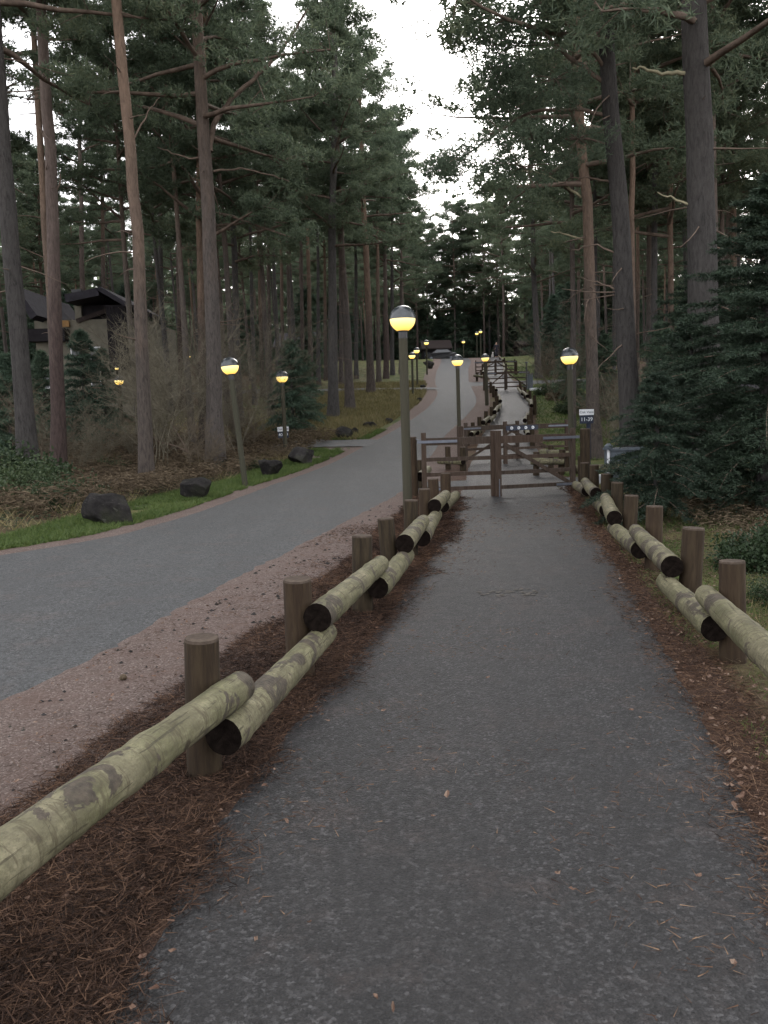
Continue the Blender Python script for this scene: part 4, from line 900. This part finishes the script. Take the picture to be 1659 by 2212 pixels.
forest(104, (-60, 7), (48, 110), 3.0, 'slender %s barked pine in the crowded far woodland left of the lane', 'crowded pines left of the lane', (14, 19), 'ggordd', 12, (0, 1, 3, 5, 6, 6, 7, 7, 8, 8))
forest(20, (11, 34), (24, 48), 3.2, 'tall %s barked pine in the nearer woodland behind the right bank', 'nearer woodland pines right of the path', (17, 22), 'ggod', 13, (1, 3, 6, 7, 8, 5))
forest(56, (14, 70), (48, 112), 3.6, 'slender %s barked pine in the far woodland right of the path', 'far pines right of the path', (17, 22), 'ggodd', 14, (0, 1, 3, 6, 7, 8))
rr = random.Random(3)
for k in range(58):                                       # the wood that closes the view past the crest
    x = -14+k*1.05+rr.uniform(-1, 1); y = rr.uniform(116, 150)
    if 912 < FW/2+x/y*FF < 985 and y < 128: y += 14
    if math.hypot(x-at(1139, 800, 124).x, y-124) < 6: continue
    s = rr.uniform(20, 22) if abs(FW/2+x/y*FF-955) < 30 else rr.uniform(23, 27)
    pine(x, y, s, 'distant pine closing the view beyond the crest', 'distant pines beyond the crest', rr.choice('gdr'), var=(0, 2, 3, 4, 5), rs=rr.uniform(.8, 1.2))
# far wood as one mass
def far_wood():
    rng = np.random.default_rng(21); T = []; mi = []
    for k in range(520):
        a = rng.uniform(-1.05, 1.05); d = rng.uniform(128 if abs(a) > .16 else 165, 205); x = d*math.sin(a*.75)+8; y = d*math.cos(a*.75)*.97+3
        z = gzs(x, y); Ht = rng.uniform(15, 21) if abs(x/y-.075) > .03 else rng.uniform(11, 14); n = 420
        h = rng.random(n)**(1.15 if k % 3 else 1.9); rad = 3.2*(1.05-h)**.5
        C = np.stack([x+rng.normal(size=n)*rad*.6, y+rng.normal(size=n)*rad*.6, z+Ht*h], -1)
        T.append(blades(C, rdirs(n, rng), rng.uniform(.7, 1.5, n), np.full(n, .75), rng)); mi.append(np.zeros(n))
        w_ = .2; q = np.array([[[x-w_, y, z-1], [x+w_, y, z-1], [x+.05, y, z+Ht*.9]], [[x, y-w_, z-1], [x, y+w_, z-1], [x, y+.05, z+Ht*.9]]]); T.append(q); mi.append(np.ones(2))
    me = tri_mesh('distant_wood', np.concatenate(T), [M_PINE, M_BARKD], midx=np.concatenate(mi))
    tag(link('distant_wood', me), 'dark mass of distant woodland behind the last separate trunks', kind='stuff')
far_wood()

# ------------------------------------------------------------------ SPRUCES AND BUSHES
def spruce_mesh(seed, Ht, rad, nb, m=M_SPRUCE, n_tw=14, nl=.032, skirt=.08, per=26):
    rr = random.Random(seed); rng = np.random.default_rng(seed); br = MB(); segs = []
    for i in range(nb):
        t = (i+rr.random())/nb; z = Ht*(skirt+(1-skirt)*t); L = rad*(1-t)**.75*rr.uniform(.7, 1.15)+.08; az = i*2.4+rr.uniform(-.4, .4)
        pts = branch_pts((0, 0, z), az, R(rr.uniform(0, 25)), L, 5, .9*(1-t)+.1, rr); br.tube(pts, [.018*(1-k/6) for k in range(6)], 4)
        for k in range(1, 6):
            a, b = pts[k-1], pts[k]; segs.append((a, b)); dirn = (b-a).normalized(); side = dirn.cross(Vector((0, 0, 1))).normalized()
            for j in range(n_tw//5+1):
                for s in (-1, 1):
                    o = a.lerp(b, rr.random()); l2 = L*.34*(1.1-k/6.5)*rr.uniform(.6, 1.2)+.06
                    e = o+(side*s*rr.uniform(.6, 1)+dirn*rr.uniform(.4, .9)+Vector((0, 0, rr.uniform(-.35, .1)))).normalized()*l2; segs.append((o, e))
    A = np.array([s[0] for s in segs]); B = np.array([s[1] for s in segs]); ln = np.linalg.norm(B-A, axis=1)
    cnt = np.maximum((ln*per*4).astype(int), 6); idx = np.repeat(np.arange(len(A)), cnt); t = rng.random((len(idx), 1)); T = A[idx]+(B-A)[idx]*t+rng.normal(size=(len(idx), 3))*.008
    D = unit(unit((B-A)[idx])*.7+rdirs(len(idx), rng)*.9)
    tri = blades(T, D, rng.uniform(.6, 1.2, len(T))*nl*1.6, np.full(len(T), nl*.30), rng)
    c = tri_mesh('needles', tri, m); tb = MB(); tb.tube([(0, 0, -.2), (0, 0, Ht*.5), (0, 0, Ht)], [rad*.045+.02, rad*.03+.01, .005], 9)
    return c, br.build('branches', [M_LIMB], mesh_only=True, smooth=True), tb.build('trunk', [M_BARKD], mesh_only=True, smooth=True)
def put(name, meshes, x, y, s, label, cat, group=None, rz=None, sz=None):
    root = empty(name, (x, y, gzs(x, y)-.03), label, cat, group)
    for nm, me in zip(('crown', 'branches', 'trunk'), meshes):
        o = link(nm, me, root); o.scale = (s, s, sz or s); tag(o, kind='stuff' if nm == 'branches' else None); o.rotation_euler.z = rz if rz is not None else random.uniform(0, 6.28)
    return root
S_NEAR = spruce_mesh(1, 6.2, 2.3, 120, n_tw=20, nl=.05, per=26, skirt=.07)
S_MID = spruce_mesh(2, 2.6, 1.15, 70, n_tw=16, nl=.038, per=30, skirt=.16)
S_FAR = spruce_mesh(3, 4.0, 1.5, 70, M_CONIF, n_tw=12, nl=.11, per=7, skirt=.05)
p = at(1650, 1000, 11.6); put('spruce_tree', S_NEAR, p.x, 11.6, .96, 'large dense dark spruce filling the right edge behind the log rail', 'tree', rz=1, sz=.76)
p = at(1490, 1000, 13.2); put('spruce_tree', S_MID, p.x, 13.2, 1.15, 'dark spruce hiding the blue grey cabinet, left of the largest spruce', 'tree', rz=2)
p = at(1440, 1100, 10.4); put('spruce_tree', S_MID, p.x, 10.8, .78, 'small low spruce with bare dark stem right behind the log rail', 'tree', rz=4)
p = at(1590, 1000, 15.5); put('spruce_tree', S_NEAR, p.x, 17, .85, 'tall dark spruce standing behind the largest one', 'tree', rz=3)
YC = 'young conifers under the pines'
for u, y, s, lb in ((632, 33, .95, 'dark young conifer just right of the small sign lamp'), (662, 37, .8, 'young conifer between the small lamp and the paired pines'), (185, 31, 1.1, 'young conifer in front of the cream lodge wall'),
                    (228, 38, .9, 'bushy young conifer left of the black tower of the lodge'), (100, 33, .9, 'young conifer at the left corner of the lodge'), (1232, 44, .95, 'young conifer on the bank left of the pinkish pine'),
                    (1185, 62, 1.0, 'young conifer on the far side of the grassy bank'), (1305, 36, .9, 'young conifer behind the right bank pines'), (1425, 28, 1.0, 'young conifer between the dark trunks on the right'), (1480, 30, 1.2, 'young conifer in the gap left of the thickest trunk'), (20, 26, .9, 'young conifer at the left edge behind the leaning pine')):
    put('young_conifer', S_FAR, at(u, 900, y).x, y, s, lb, 'tree', YC)
rr = random.Random(8)
for k in range(150):
    y = rr.uniform(62, 126); x = rr.uniform(-65, -4) if k % 2 else rr.uniform(14, 75)
    if in_corr(x, y) or abs(x) > 5+y*.6: continue
    put('understorey_conifer', S_FAR, x, y, rr.uniform(1.0, 2.1), 'small conifer growing in the shade deep in the wood', 'tree', 'understorey conifers deep in the wood')
for k in range(70):                                       # low dark conifers that close the ground line past the crest
    y = rr.uniform(128, 160); x = rr.uniform(-16, 42)
    put('understorey_conifer', S_FAR, x, y, rr.uniform(1.6, 3.0), 'low conifer closing the ground line beyond the crest', 'tree', 'low conifers beyond the crest')
def bush_mesh(seed, m, n=2600, leaf=.055, r=(1, 1, .7)):
    rng = np.random.default_rng(seed); k = 26; C = rdirs(k, rng)*rng.uniform(.3, .85, (k, 1))*np.array(r); C[:, 2] = np.abs(C[:, 2])+.05
    br = MB()
    for c in C: br.tube([(0, 0, 0), tuple(c*.5+rng.normal(size=3)*.05), tuple(c)], [.015, .01, .004], 4)
    idx = rng.integers(0, k, n); T = C[idx]+rdirs(n, rng)*rng.uniform(.05, .33, (n, 1)); T[:, 2] = np.maximum(T[:, 2], .01); D = unit(rdirs(n, rng)+np.array([0, 0, -.1])); P = unit(np.cross(D, rdirs(n, rng)))
    L = rng.uniform(.6, 1.2, (n, 1))*leaf
    a = T; b = T+D*L*.5+P*L*.28; c = T+D*L; d = T+D*L*.5-P*L*.28
    tri = np.concatenate([np.stack([a, b, c], 1), np.stack([a, c, d], 1)]); order = np.arange(2*n).reshape(2, n).T.reshape(-1)
    return tri_mesh('leaves', tri[order], m), br.build('stems', [M_DEAD], mesh_only=True)
B1 = bush_mesh(1, M_LEAF, 6500, .075); B2 = bush_mesh(2, M_LEAF, 7000, .05, (1, 1, .5)); B3 = bush_mesh(4, M_BRACK, 2200, .09, (1, 1, .45))
def bush(x, y, s, B, label, cat='bush', group=None, name='evergreen_bush', sz=None):
    root = empty(name, (x, y, gzs(x, y)), label, cat, group)
    for nm, me in zip(('leaves', 'stems'), B): o = link(nm, me, root); tag(o, kind='stuff'); o.scale = (s, s, sz or s); o.rotation_euler.z = random.uniform(0, 6.28)
for u, y, s, B, lb in ((1640, 7.6, .62, B1, 'glossy dark leaved bush behind the near right log rail'), (1395, 11.6, .32, B1, 'small bright green bush at the foot of the low spruce'), (1700, 6.2, .4, B2, 'low leafy bush at the right edge beside the log rail'), (120, 14.8, .95, B2, 'ivy covered mound left of the largest boulder'), (20, 15.6, 1.5, B2, 'large bramble and ivy tangle at the left edge'), (20, 18, 1.6, B1, 'tall dark evergreen bush at the left edge behind the brambles'),
                       (500, 23.5, .7, B2, 'low leafy bush behind the leaning lamp post'), (560, 24, .55, B2, 'low leafy bush behind the squat boulder'), (240, 24, .9, B2, 'straggling leafy bush left of the orange pine'), (360, 21, .6, B2, 'small leafy bush above the round boulder'), (1240, 38, 1.0, B1, 'rounded bush on the grassy bank behind the right lamp'), (1215, 44, 1.1, B3, 'brown twiggy bush on the grassy bank'), (1178, 47, .9, B1, 'low green bush on the bank left of the brown one')):
    bush(at(u, 1000, y).x, y, s, B, lb)
# bare shrubs
def shrub_mesh(seed, h=2.6, m=M_DEAD):
    rr = random.Random(seed); mb = MB()
    def grow(p, d, L, r, lev):
        pts = [p]; q = p; K = 4
        for i in range(K): d = (d+Vector((rr.uniform(-.28, .28), rr.uniform(-.28, .28), rr.uniform(-.08, .2)))).normalized(); q = q+d*L/K; pts.append(q)
        mb.tube(pts, [r*(1-.7*i/K) for i in range(K+1)], 4 if lev < 2 else 3)
        if lev < 3:
            for i in range(1, K+1):
                for _ in range(2 if lev else 3):
                    if rr.random() < .8: grow(pts[i], (d+Vector((rr.gauss(0, .8), rr.gauss(0, .8), rr.gauss(.1, .4)))).normalized(), L*rr.uniform(.35, .6), max(r*.45, .004), lev+1)
    for _ in range(6): grow(Vector((rr.uniform(-.2, .2), rr.uniform(-.2, .2), 0)), Vector((rr.uniform(-.5, .5), rr.uniform(-.5, .5), 1)).normalized(), h*rr.uniform(.6, 1), .018, 0)
    return mb.build('twigs', [m], mesh_only=True)
M_TWIG = simple('lichened_twig', (.125, .112, .082), .95, .4, 9, .1)
SH = [shrub_mesh(1, 2.6, M_TWIG), shrub_mesh(2, 3.2, M_TWIG), shrub_mesh(3, 1.8, M_DEAD)]
for k, (u, y, s, lb) in enumerate(((345, 24, 1.3, 'bare olive twigged shrub right of the orange pine'), (372, 26, 1.35, 'tall bare shrub between the orange pine and the forked pine'), (432, 23, .75, 'bare arching shrub in front of the forked pine foot'), (352, 29, 1.4, 'tangled bare shrub with the small lamp showing through'), (500, 27, 1.1, 'bare shrub right of the forked pine'), (545, 29, 1.1, 'bare shrub behind the leaning lamp globe'),
                                   (215, 25, .55, 'bare shrub below the lamp in front of the lodge'), (170, 23, .6, 'bare shrub between the reddish trunk and the orange pine'), (90, 24, 1.1, 'bare shrub between the two leftmost trunks'), (284, 27, .55, 'bare shrub at the foot of the black tower'), (600, 34, 1.1, 'bare shrub behind the small sign'), (1310, 30, 1.1, 'bare shrub behind the pinkish pine on the right'), (1340, 24, .9, 'bare shrub at the foot of the big dark pine'),
                                   (1215, 40, 1.2, 'bare shrub on the bank behind the right lamp post'), (1195, 52, 1.2, 'bare grey shrub high on the grassy bank'), (460, 33, 1.4, 'bare shrub behind the forked pine'))):
    x = at(u, 1000, y).x; root = empty('bare_shrub', (x, y, gzs(x, y)), lb, 'shrub'); o = link('twigs', SH[k % 3], root); o['kind'] = 'stuff'; o.scale = (s, s, s); o.rotation_euler.z = random.uniform(0, 6)
# fallen branch arching out of the undergrowth
p = on(420, 1008); root = empty('fallen_branch', p, 'dark dead branch arching out of the undergrowth left of the leaning lamp', 'branch'); mb = MB()
mb.tube([at(422, 1008, p.y), at(405, 975, p.y), at(375, 962, p.y), at(345, 955, p.y), at(325, 940, p.y)], [.045, .04, .03, .022, .012], 7); mb.tube([at(405, 975, p.y), at(380, 930, p.y), at(362, 900, p.y)], [.03, .02, .01], 6); mb.build('limb', M_LIMB, root)

# ------------------------------------------------------------------ GROUND COVER (stuff)
def scatter(n, xf, yr, rng, pw=1.0):
    y = yr[0]+(yr[1]-yr[0])*rng.random(n)**pw; t = rng.random(n); a, b = xf(y); return a+(b-a)*t, y
def cover(name, n, xf, yr, m, L, Wd, label, seed, up=.0, pw=1.0, mask=None, lift=.01, spread=1.0):
    rng = np.random.default_rng(seed); x, y = scatter(n, xf, yr, rng, pw)
    if mask is not None: k = mask(x, y, rng); x, y = x[k], y[k]
    z = np.where(inside(x, y) < -.12, .112*(1.6*np.logaddexp(0, (y-25.7)/1.6))+.018, gz(x, y)+.004)+rng.random(len(x))*lift; C = np.stack([x, y, z], -1)
    D = rdirs(len(x), rng)*np.array([spread, spread, .25]); D[:, 2] = np.abs(D[:, 2])*.6+up; D = unit(D)
    s = np.clip(y/5, 1, 5)                                  # coarser further away
    tri = blades(C, D, rng.uniform(.5, 1.2, len(x))*L*s**.35, Wd*s**.75, rng)
    tag(link(name, tri_mesh(name, tri, m)), label, kind='stuff')
def nodrive(x, y): return ~((x < road_l(y)+.3) & (((y > 29.0) & (y < 31.3)) | ((y > 52.9) & (y < 55.2))))
def m_out(x, y, rng): return (inside(x, y) > -.03) & nodrive(x, y)
def clump(s, lo, seed):
    return lambda x, y, rng: (inside(x, y) > .02) & nodrive(x, y) & (n2(x, y, s, seed)+.5*n2(x, y, s*3, seed+1) > rng.uniform(lo-.3, lo+.3, len(x)))
def edge(w0):
    def f(x, y, rng): d = inside(x, y); return d > -np.abs(rng.normal(size=len(x)))*w0*(1+n2(x, y, 2.5, 12))
    return f
cover('needle_litter', 150000, lambda y: (path_l(y)-.86-.12*n2(y*0, y, 1.7, 2), path_l(y)+.3), (1.3, 15), M_NEEDL, .075, .0035, 'rust brown pine needle litter under the left log rail', 31, .05, 1.7, edge(.12), .03)
cover('needle_litter', 36000, lambda y: (path_r(y)-.22, path_r(y)+.30), (2.2, 18), M_NEEDL, .06, .0035, 'reddish needle and leaf litter along the right edge of the path', 32, .05, 1.5, edge(.12), .015)
cover('needle_litter', 42000, lambda y: (path_r(y)+.3, path_r(y)+3.8), (2.2, 16), M_BRACK, .07, .004, 'brown litter on the bank right of the log rail', 39, .1, 1.3, m_out, .02)
cover('grass', 78000, lambda y: (path_r(y)+.12, path_r(y)+3.6), (2.4, 20), M_GRASS, .05, .005, 'thin mossy grass on the bank right of the path', 33, .6, 1.3, clump(1.6, -.15, 4), .0)
cover('grass', 26000, lambda y: (path_r(y)+.4, path_r(y)+4.0), (5, 20), M_DRYG, .11, .005, 'dry straw grass right of the log rail', 34, .8, 1.2, clump(.9, .1, 7), .0)
cover('grass', 95000, lambda y: (road_l(y)-1.75, road_l(y)-.3), (8, 34), M_GRASS, .07, .007, 'bright green grass strip along the left of the lane', 35, .7, 1.2, clump(1.5, -.35, 9), .0)
cover('grass', 42000, lambda y: (road_l(y)-7, road_l(y)-.7), (30, 60), M_DRYG, .16, .010, 'tawny dry grass under the pines left of the lane', 36, .7, 1.2, m_out, .0)
cover('grass', 30000, lambda y: (path_r(y)+.3, path_r(y)+8), (24, 75), M_GRASS, .09, .008, 'green grass bank right of the far path', 37, .7, 1.2, m_out, .0)
def bracken(name, n, xf, yr, label, seed, sc=1.0, m=M_BRACK):
    rng = np.random.default_rng(seed); x, y = scatter(n, xf, yr, rng); k = inside(x, y) > .5; x, y = x[k], y[k]; z = gz(x, y); n = len(x)
    az = rng.uniform(0, 6.28, n); L = rng.uniform(.35, .95, n)*sc; out = []
    for j in range(9):
        t = j/8+rng.uniform(-.04, .04, n)*(j > 0); el = 1.25-1.5*t
        cx = x+np.cos(az)*L*t*(.35+.4*t); cy = y+np.sin(az)*L*t*(.35+.4*t); cz = z+L*(1.15*t-.85*t*t)
        C = np.stack([cx, cy, cz], -1)
        for s in (-1, 1):
            D = np.stack([-np.sin(az)*s+np.cos(az)*.5, np.cos(az)*s+np.sin(az)*.5, rng.uniform(-.6, .25, n)], -1)
            out.append(blades(C, unit(D), L*.24*(1.15-t)*rng.uniform(.6, 1.2, n), L*.026, rng))
        if j < 8: out.append(blades(C, unit(np.stack([np.cos(az)*.7, np.sin(az)*.7, 1.1-1.8*t+0*az], -1)), L*.17, .012*np.ones(n), rng))
    tag(link(name, tri_mesh(name, np.concatenate(out), m)), label, kind='stuff')
bracken('dead_bracken', 9000, lambda y: (road_l(y)-13, road_l(y)-1.7), (13, 32), 'brown dead bracken and brambles under the left hand pines', 41, 1.25)
bracken('dead_bracken', 1500, lambda y: (path_r(y)+1.3, path_r(y)+4.5), (7.5, 17), 'rusty dead bracken behind the right log rail', 42, .7)
bracken('dead_bracken', 2200, lambda y: (path_r(y)+4, path_r(y)+16), (18, 45), 'brown undergrowth in the wood right of the path', 43)
bracken('undergrowth', 2600, lambda y: (road_l(y)-40, road_l(y)-5), (30, 75), 'low brown undergrowth between the far left trunks', 44, 1.3)
bracken('ivy', 1500, lambda y: (road_l(y)-8, road_l(y)-1.6), (12, 22), 'patches of green ivy and bramble near the boulders', 45, .5, M_LEAF)
def leaves(n, xf, yr, seed, label, sz):
    rng = np.random.default_rng(seed); x, y = scatter(n, xf, yr, rng, 1.6); z = np.where(inside(x, y) < 0, np.array([prof(float(q)) for q in y])+.032, gz(x, y)+.02)
    C = np.stack([x, y, z], -1); D = rdirs(n, rng)*np.array([1, 1, .15]); D = unit(D); U = unit(np.cross(D, np.array([0, 0, 1.])+rdirs(n, rng)*.3)); s = rng.uniform(.5, 1.3, (n, 1))*sz
    ring = []
    for k in range(7):
        t = 2*math.pi*k/7; q = C+D*s*(.5*math.cos(t))*rng.uniform(.6, 1.15, (n, 1))+U*s*(.30*math.sin(t))*rng.uniform(.55, 1.2, (n, 1)); q[:, 2] += rng.random(n)*sz*.3; ring.append(q)
    tri = np.stack([np.stack([C, ring[k], ring[(k+1) % 7]], 1) for k in range(7)], 1).reshape(-1, 3, 3)
    tag(link('fallen_leaves', tri_mesh('fallen_leaves', tri, M_FLEAF)), label, kind='stuff')
cover('needle_litter', 11000, lambda y: (path_l(y), path_r(y)), (1.3, 14), M_NEEDL, .05, .0035, 'loose needles and grit scattered over the footpath', 38, .0, 1.6, lambda x, y, rng: n2(x, y, 1.4, 3)+.6*n2(x, y, 5, 5)+.9*(np.abs(x-(path_l(y)+path_r(y))/2)/(path_r(y)-path_l(y))*2)**3 > rng.uniform(-.2, 1.1, len(x)), .004, .9)
cover('needle_litter', 16000, lambda y: (road_r(y)+.05, path_l(y)-.7), (1.6, 14), M_NEEDL, .055, .003, 'stray needles and twigs on the gravel verge', 37, .0, 1.5, lambda x, y, rng: n2(x, y, 1.1, 8)+1.2*np.exp(-(path_l(y)-.75-x)/.35) > rng.uniform(-.1, 1.2, len(x)), .004, .9)
cover('grass', 30000, lambda y: (road_l(y)-12, road_l(y)-1.6), (12, 40), M_DRYG, .22, .006, 'thin straw coloured grass in the scrub left of the lane', 40, .7, 1.2, clump(.5, -.1, 15), .0)
leaves(110, lambda y: (path_l(y), path_r(y)), (1.4, 12), 51, 'scattered tan and orange leaves lying on the footpath', .030)
leaves(700, lambda y: (path_l(y)-.75, path_l(y)+.12), (1.3, 10), 52, 'pale dead leaves in the litter under the left log rail', .03)
leaves(1100, lambda y: (path_r(y)-.1, path_r(y)+1.0), (2.2, 12), 53, 'brown and pale dead leaves along the right edge of the path', .035)
leaves(500, lambda y: (road_r(y)+.05, path_l(y)-.6), (2, 12), 54, 'dead leaves and bark flakes on the pink gravel verge', .03)
def scuffs():
    rr = random.Random(5); mb = MB()
    for k in range(46):
        u = rr.uniform(1035, 1190); v = rr.choice((1279, 1285, 1291))+rr.uniform(-3, 3); q = on(u, v); a = rr.uniform(.008, .03); b_ = rr.uniform(.01, .035); th = rr.uniform(0, 3)
        z = prof(q.y)+.0225; P_ = [(q.x+a*math.cos(t+th)*rr.uniform(.6, 1.2), q.y+b_*math.sin(t+th)*rr.uniform(.6, 1.2), z) for t in [i*1.047 for i in range(6)]]; mb.add(P_, [tuple(range(6))])
    tag(mb.build('worn_marking', simple('worn_paint', (.068, .060, .050), .8, .4, 40)), 'faint worn pale marking across the footpath before the gates', kind='stuff')
scuffs()
# pine cone and pebbles on the gravel
def pebbles():
    rng = np.random.default_rng(61); import bmesh; bm = bmesh.new()
    n = 420; y = 2+12*rng.random(n)**1.6; a = road_r(y)+.02; b = path_l(y)-.55; x = a+(b-a)*rng.random(n); z = gz(x, y)
    V = []; F = []; base = np.array([(1, 0, 0), (-1, 0, 0), (0, 1, 0), (0, -1, 0), (0, 0, .7), (0, 0, -.5)]); fc = [(0, 2, 4), (2, 1, 4), (1, 3, 4), (3, 0, 4), (2, 0, 5), (1, 2, 5), (3, 1, 5), (0, 3, 5)]
    for i in range(n):
        s = rng.uniform(.006, .018)*(1+.5*(y[i] > 6)); k = len(V); V += [tuple(np.array([x[i], y[i], z[i]])+q*s*rng.uniform(.7, 1.2, 3)) for q in base]; F += [tuple(j+k for j in f) for f in fc]
    me = bpy.data.meshes.new('pebbles'); me.from_pydata(V, [], F); me.materials.append(M_ROCKL); tag(link('pebbles', me), 'loose stones and grit on the pink gravel verge', kind='stuff')
pebbles()
p = on(267, 1476); mb = MB()
for k in range(5): mb.tube([(0, 0, .008*k), (0, 0, .008*k+.007)], [.024-.0035*k, .019-.0035*k], 9, 0, 0)
o = mb.build('pine_cone', M_BRACK, origin=(0, 0, 0)); o.location = (p.x, p.y, gzs(p.x, p.y)+.012); o.rotation_euler = (1.3, 0, .5); tag(o, 'single brown pine cone lying on the pink gravel', 'pine cone')

# say beside which landmark each woodland tree stands
LM = [(20, 'the leaning pine at the left edge'), (120, 'the reddish footed pine'), (190, 'the lodge roof'), (300, 'the curved orange pine'), (455, 'the forked pine'), (610, 'the small sign lamp'), (720, 'the close pair of pines'), (800, 'the pine by the pale drive'),
      (869, 'the nearest lamp'), (955, 'the crest of the lane'), (1072, 'the distant walker'), (1164, 'the lone dark bank pine'), (1230, 'the right hand lamp'), (1285, 'the pinkish pine by the sign'), (1345, 'the big dark pine'), (1412, 'the straight grey pine'), (1520, 'the thickest dark trunk'), (1620, 'the largest spruce')]
SHORT = {'nearer woodland pines left of the lane': 'slim pine', 'crowded pines left of the lane': 'slender far pine', 'nearer woodland pines right of the path': 'tall pine', 'far pines right of the path': 'slender far pine',
         'distant pines beyond the crest': 'distant pine past the crest', 'understorey conifers deep in the wood': 'small shaded conifer', 'low conifers beyond the crest': 'low dark conifer past the crest', 'row of thin pines left of the lane': 'thin straight far pine'}
BK = {'pine_bark': 'grey brown', 'orange_pine_bark': 'orange', 'red_pine_bark': 'reddish', 'dark_bark': 'dark grey'}
for o in list(COL.objects):
    g = o.get('group')
    if g in SHORT and o.parent is None:
        u = FW/2+o.location.x/o.location.y*FF; q = min(LM, key=lambda t: abs(t[0]-u)); d = u-q[0]
        side = 'just left of' if d < -14 else 'just right of' if d > 14 else 'directly behind'
        col = ''
        if 'conifer' not in SHORT[g]:
            for c in o.children:
                if c.name.startswith('trunk'): col = BK.get(c.data.materials[0].name, '')
        lb = SHORT[g]; lb = (col+' '+lb) if col else lb
        if abs(d) > 90: side = 'well left of' if d < 0 else 'well right of'
        o['label'] = lb+' '+side+' '+q[1]
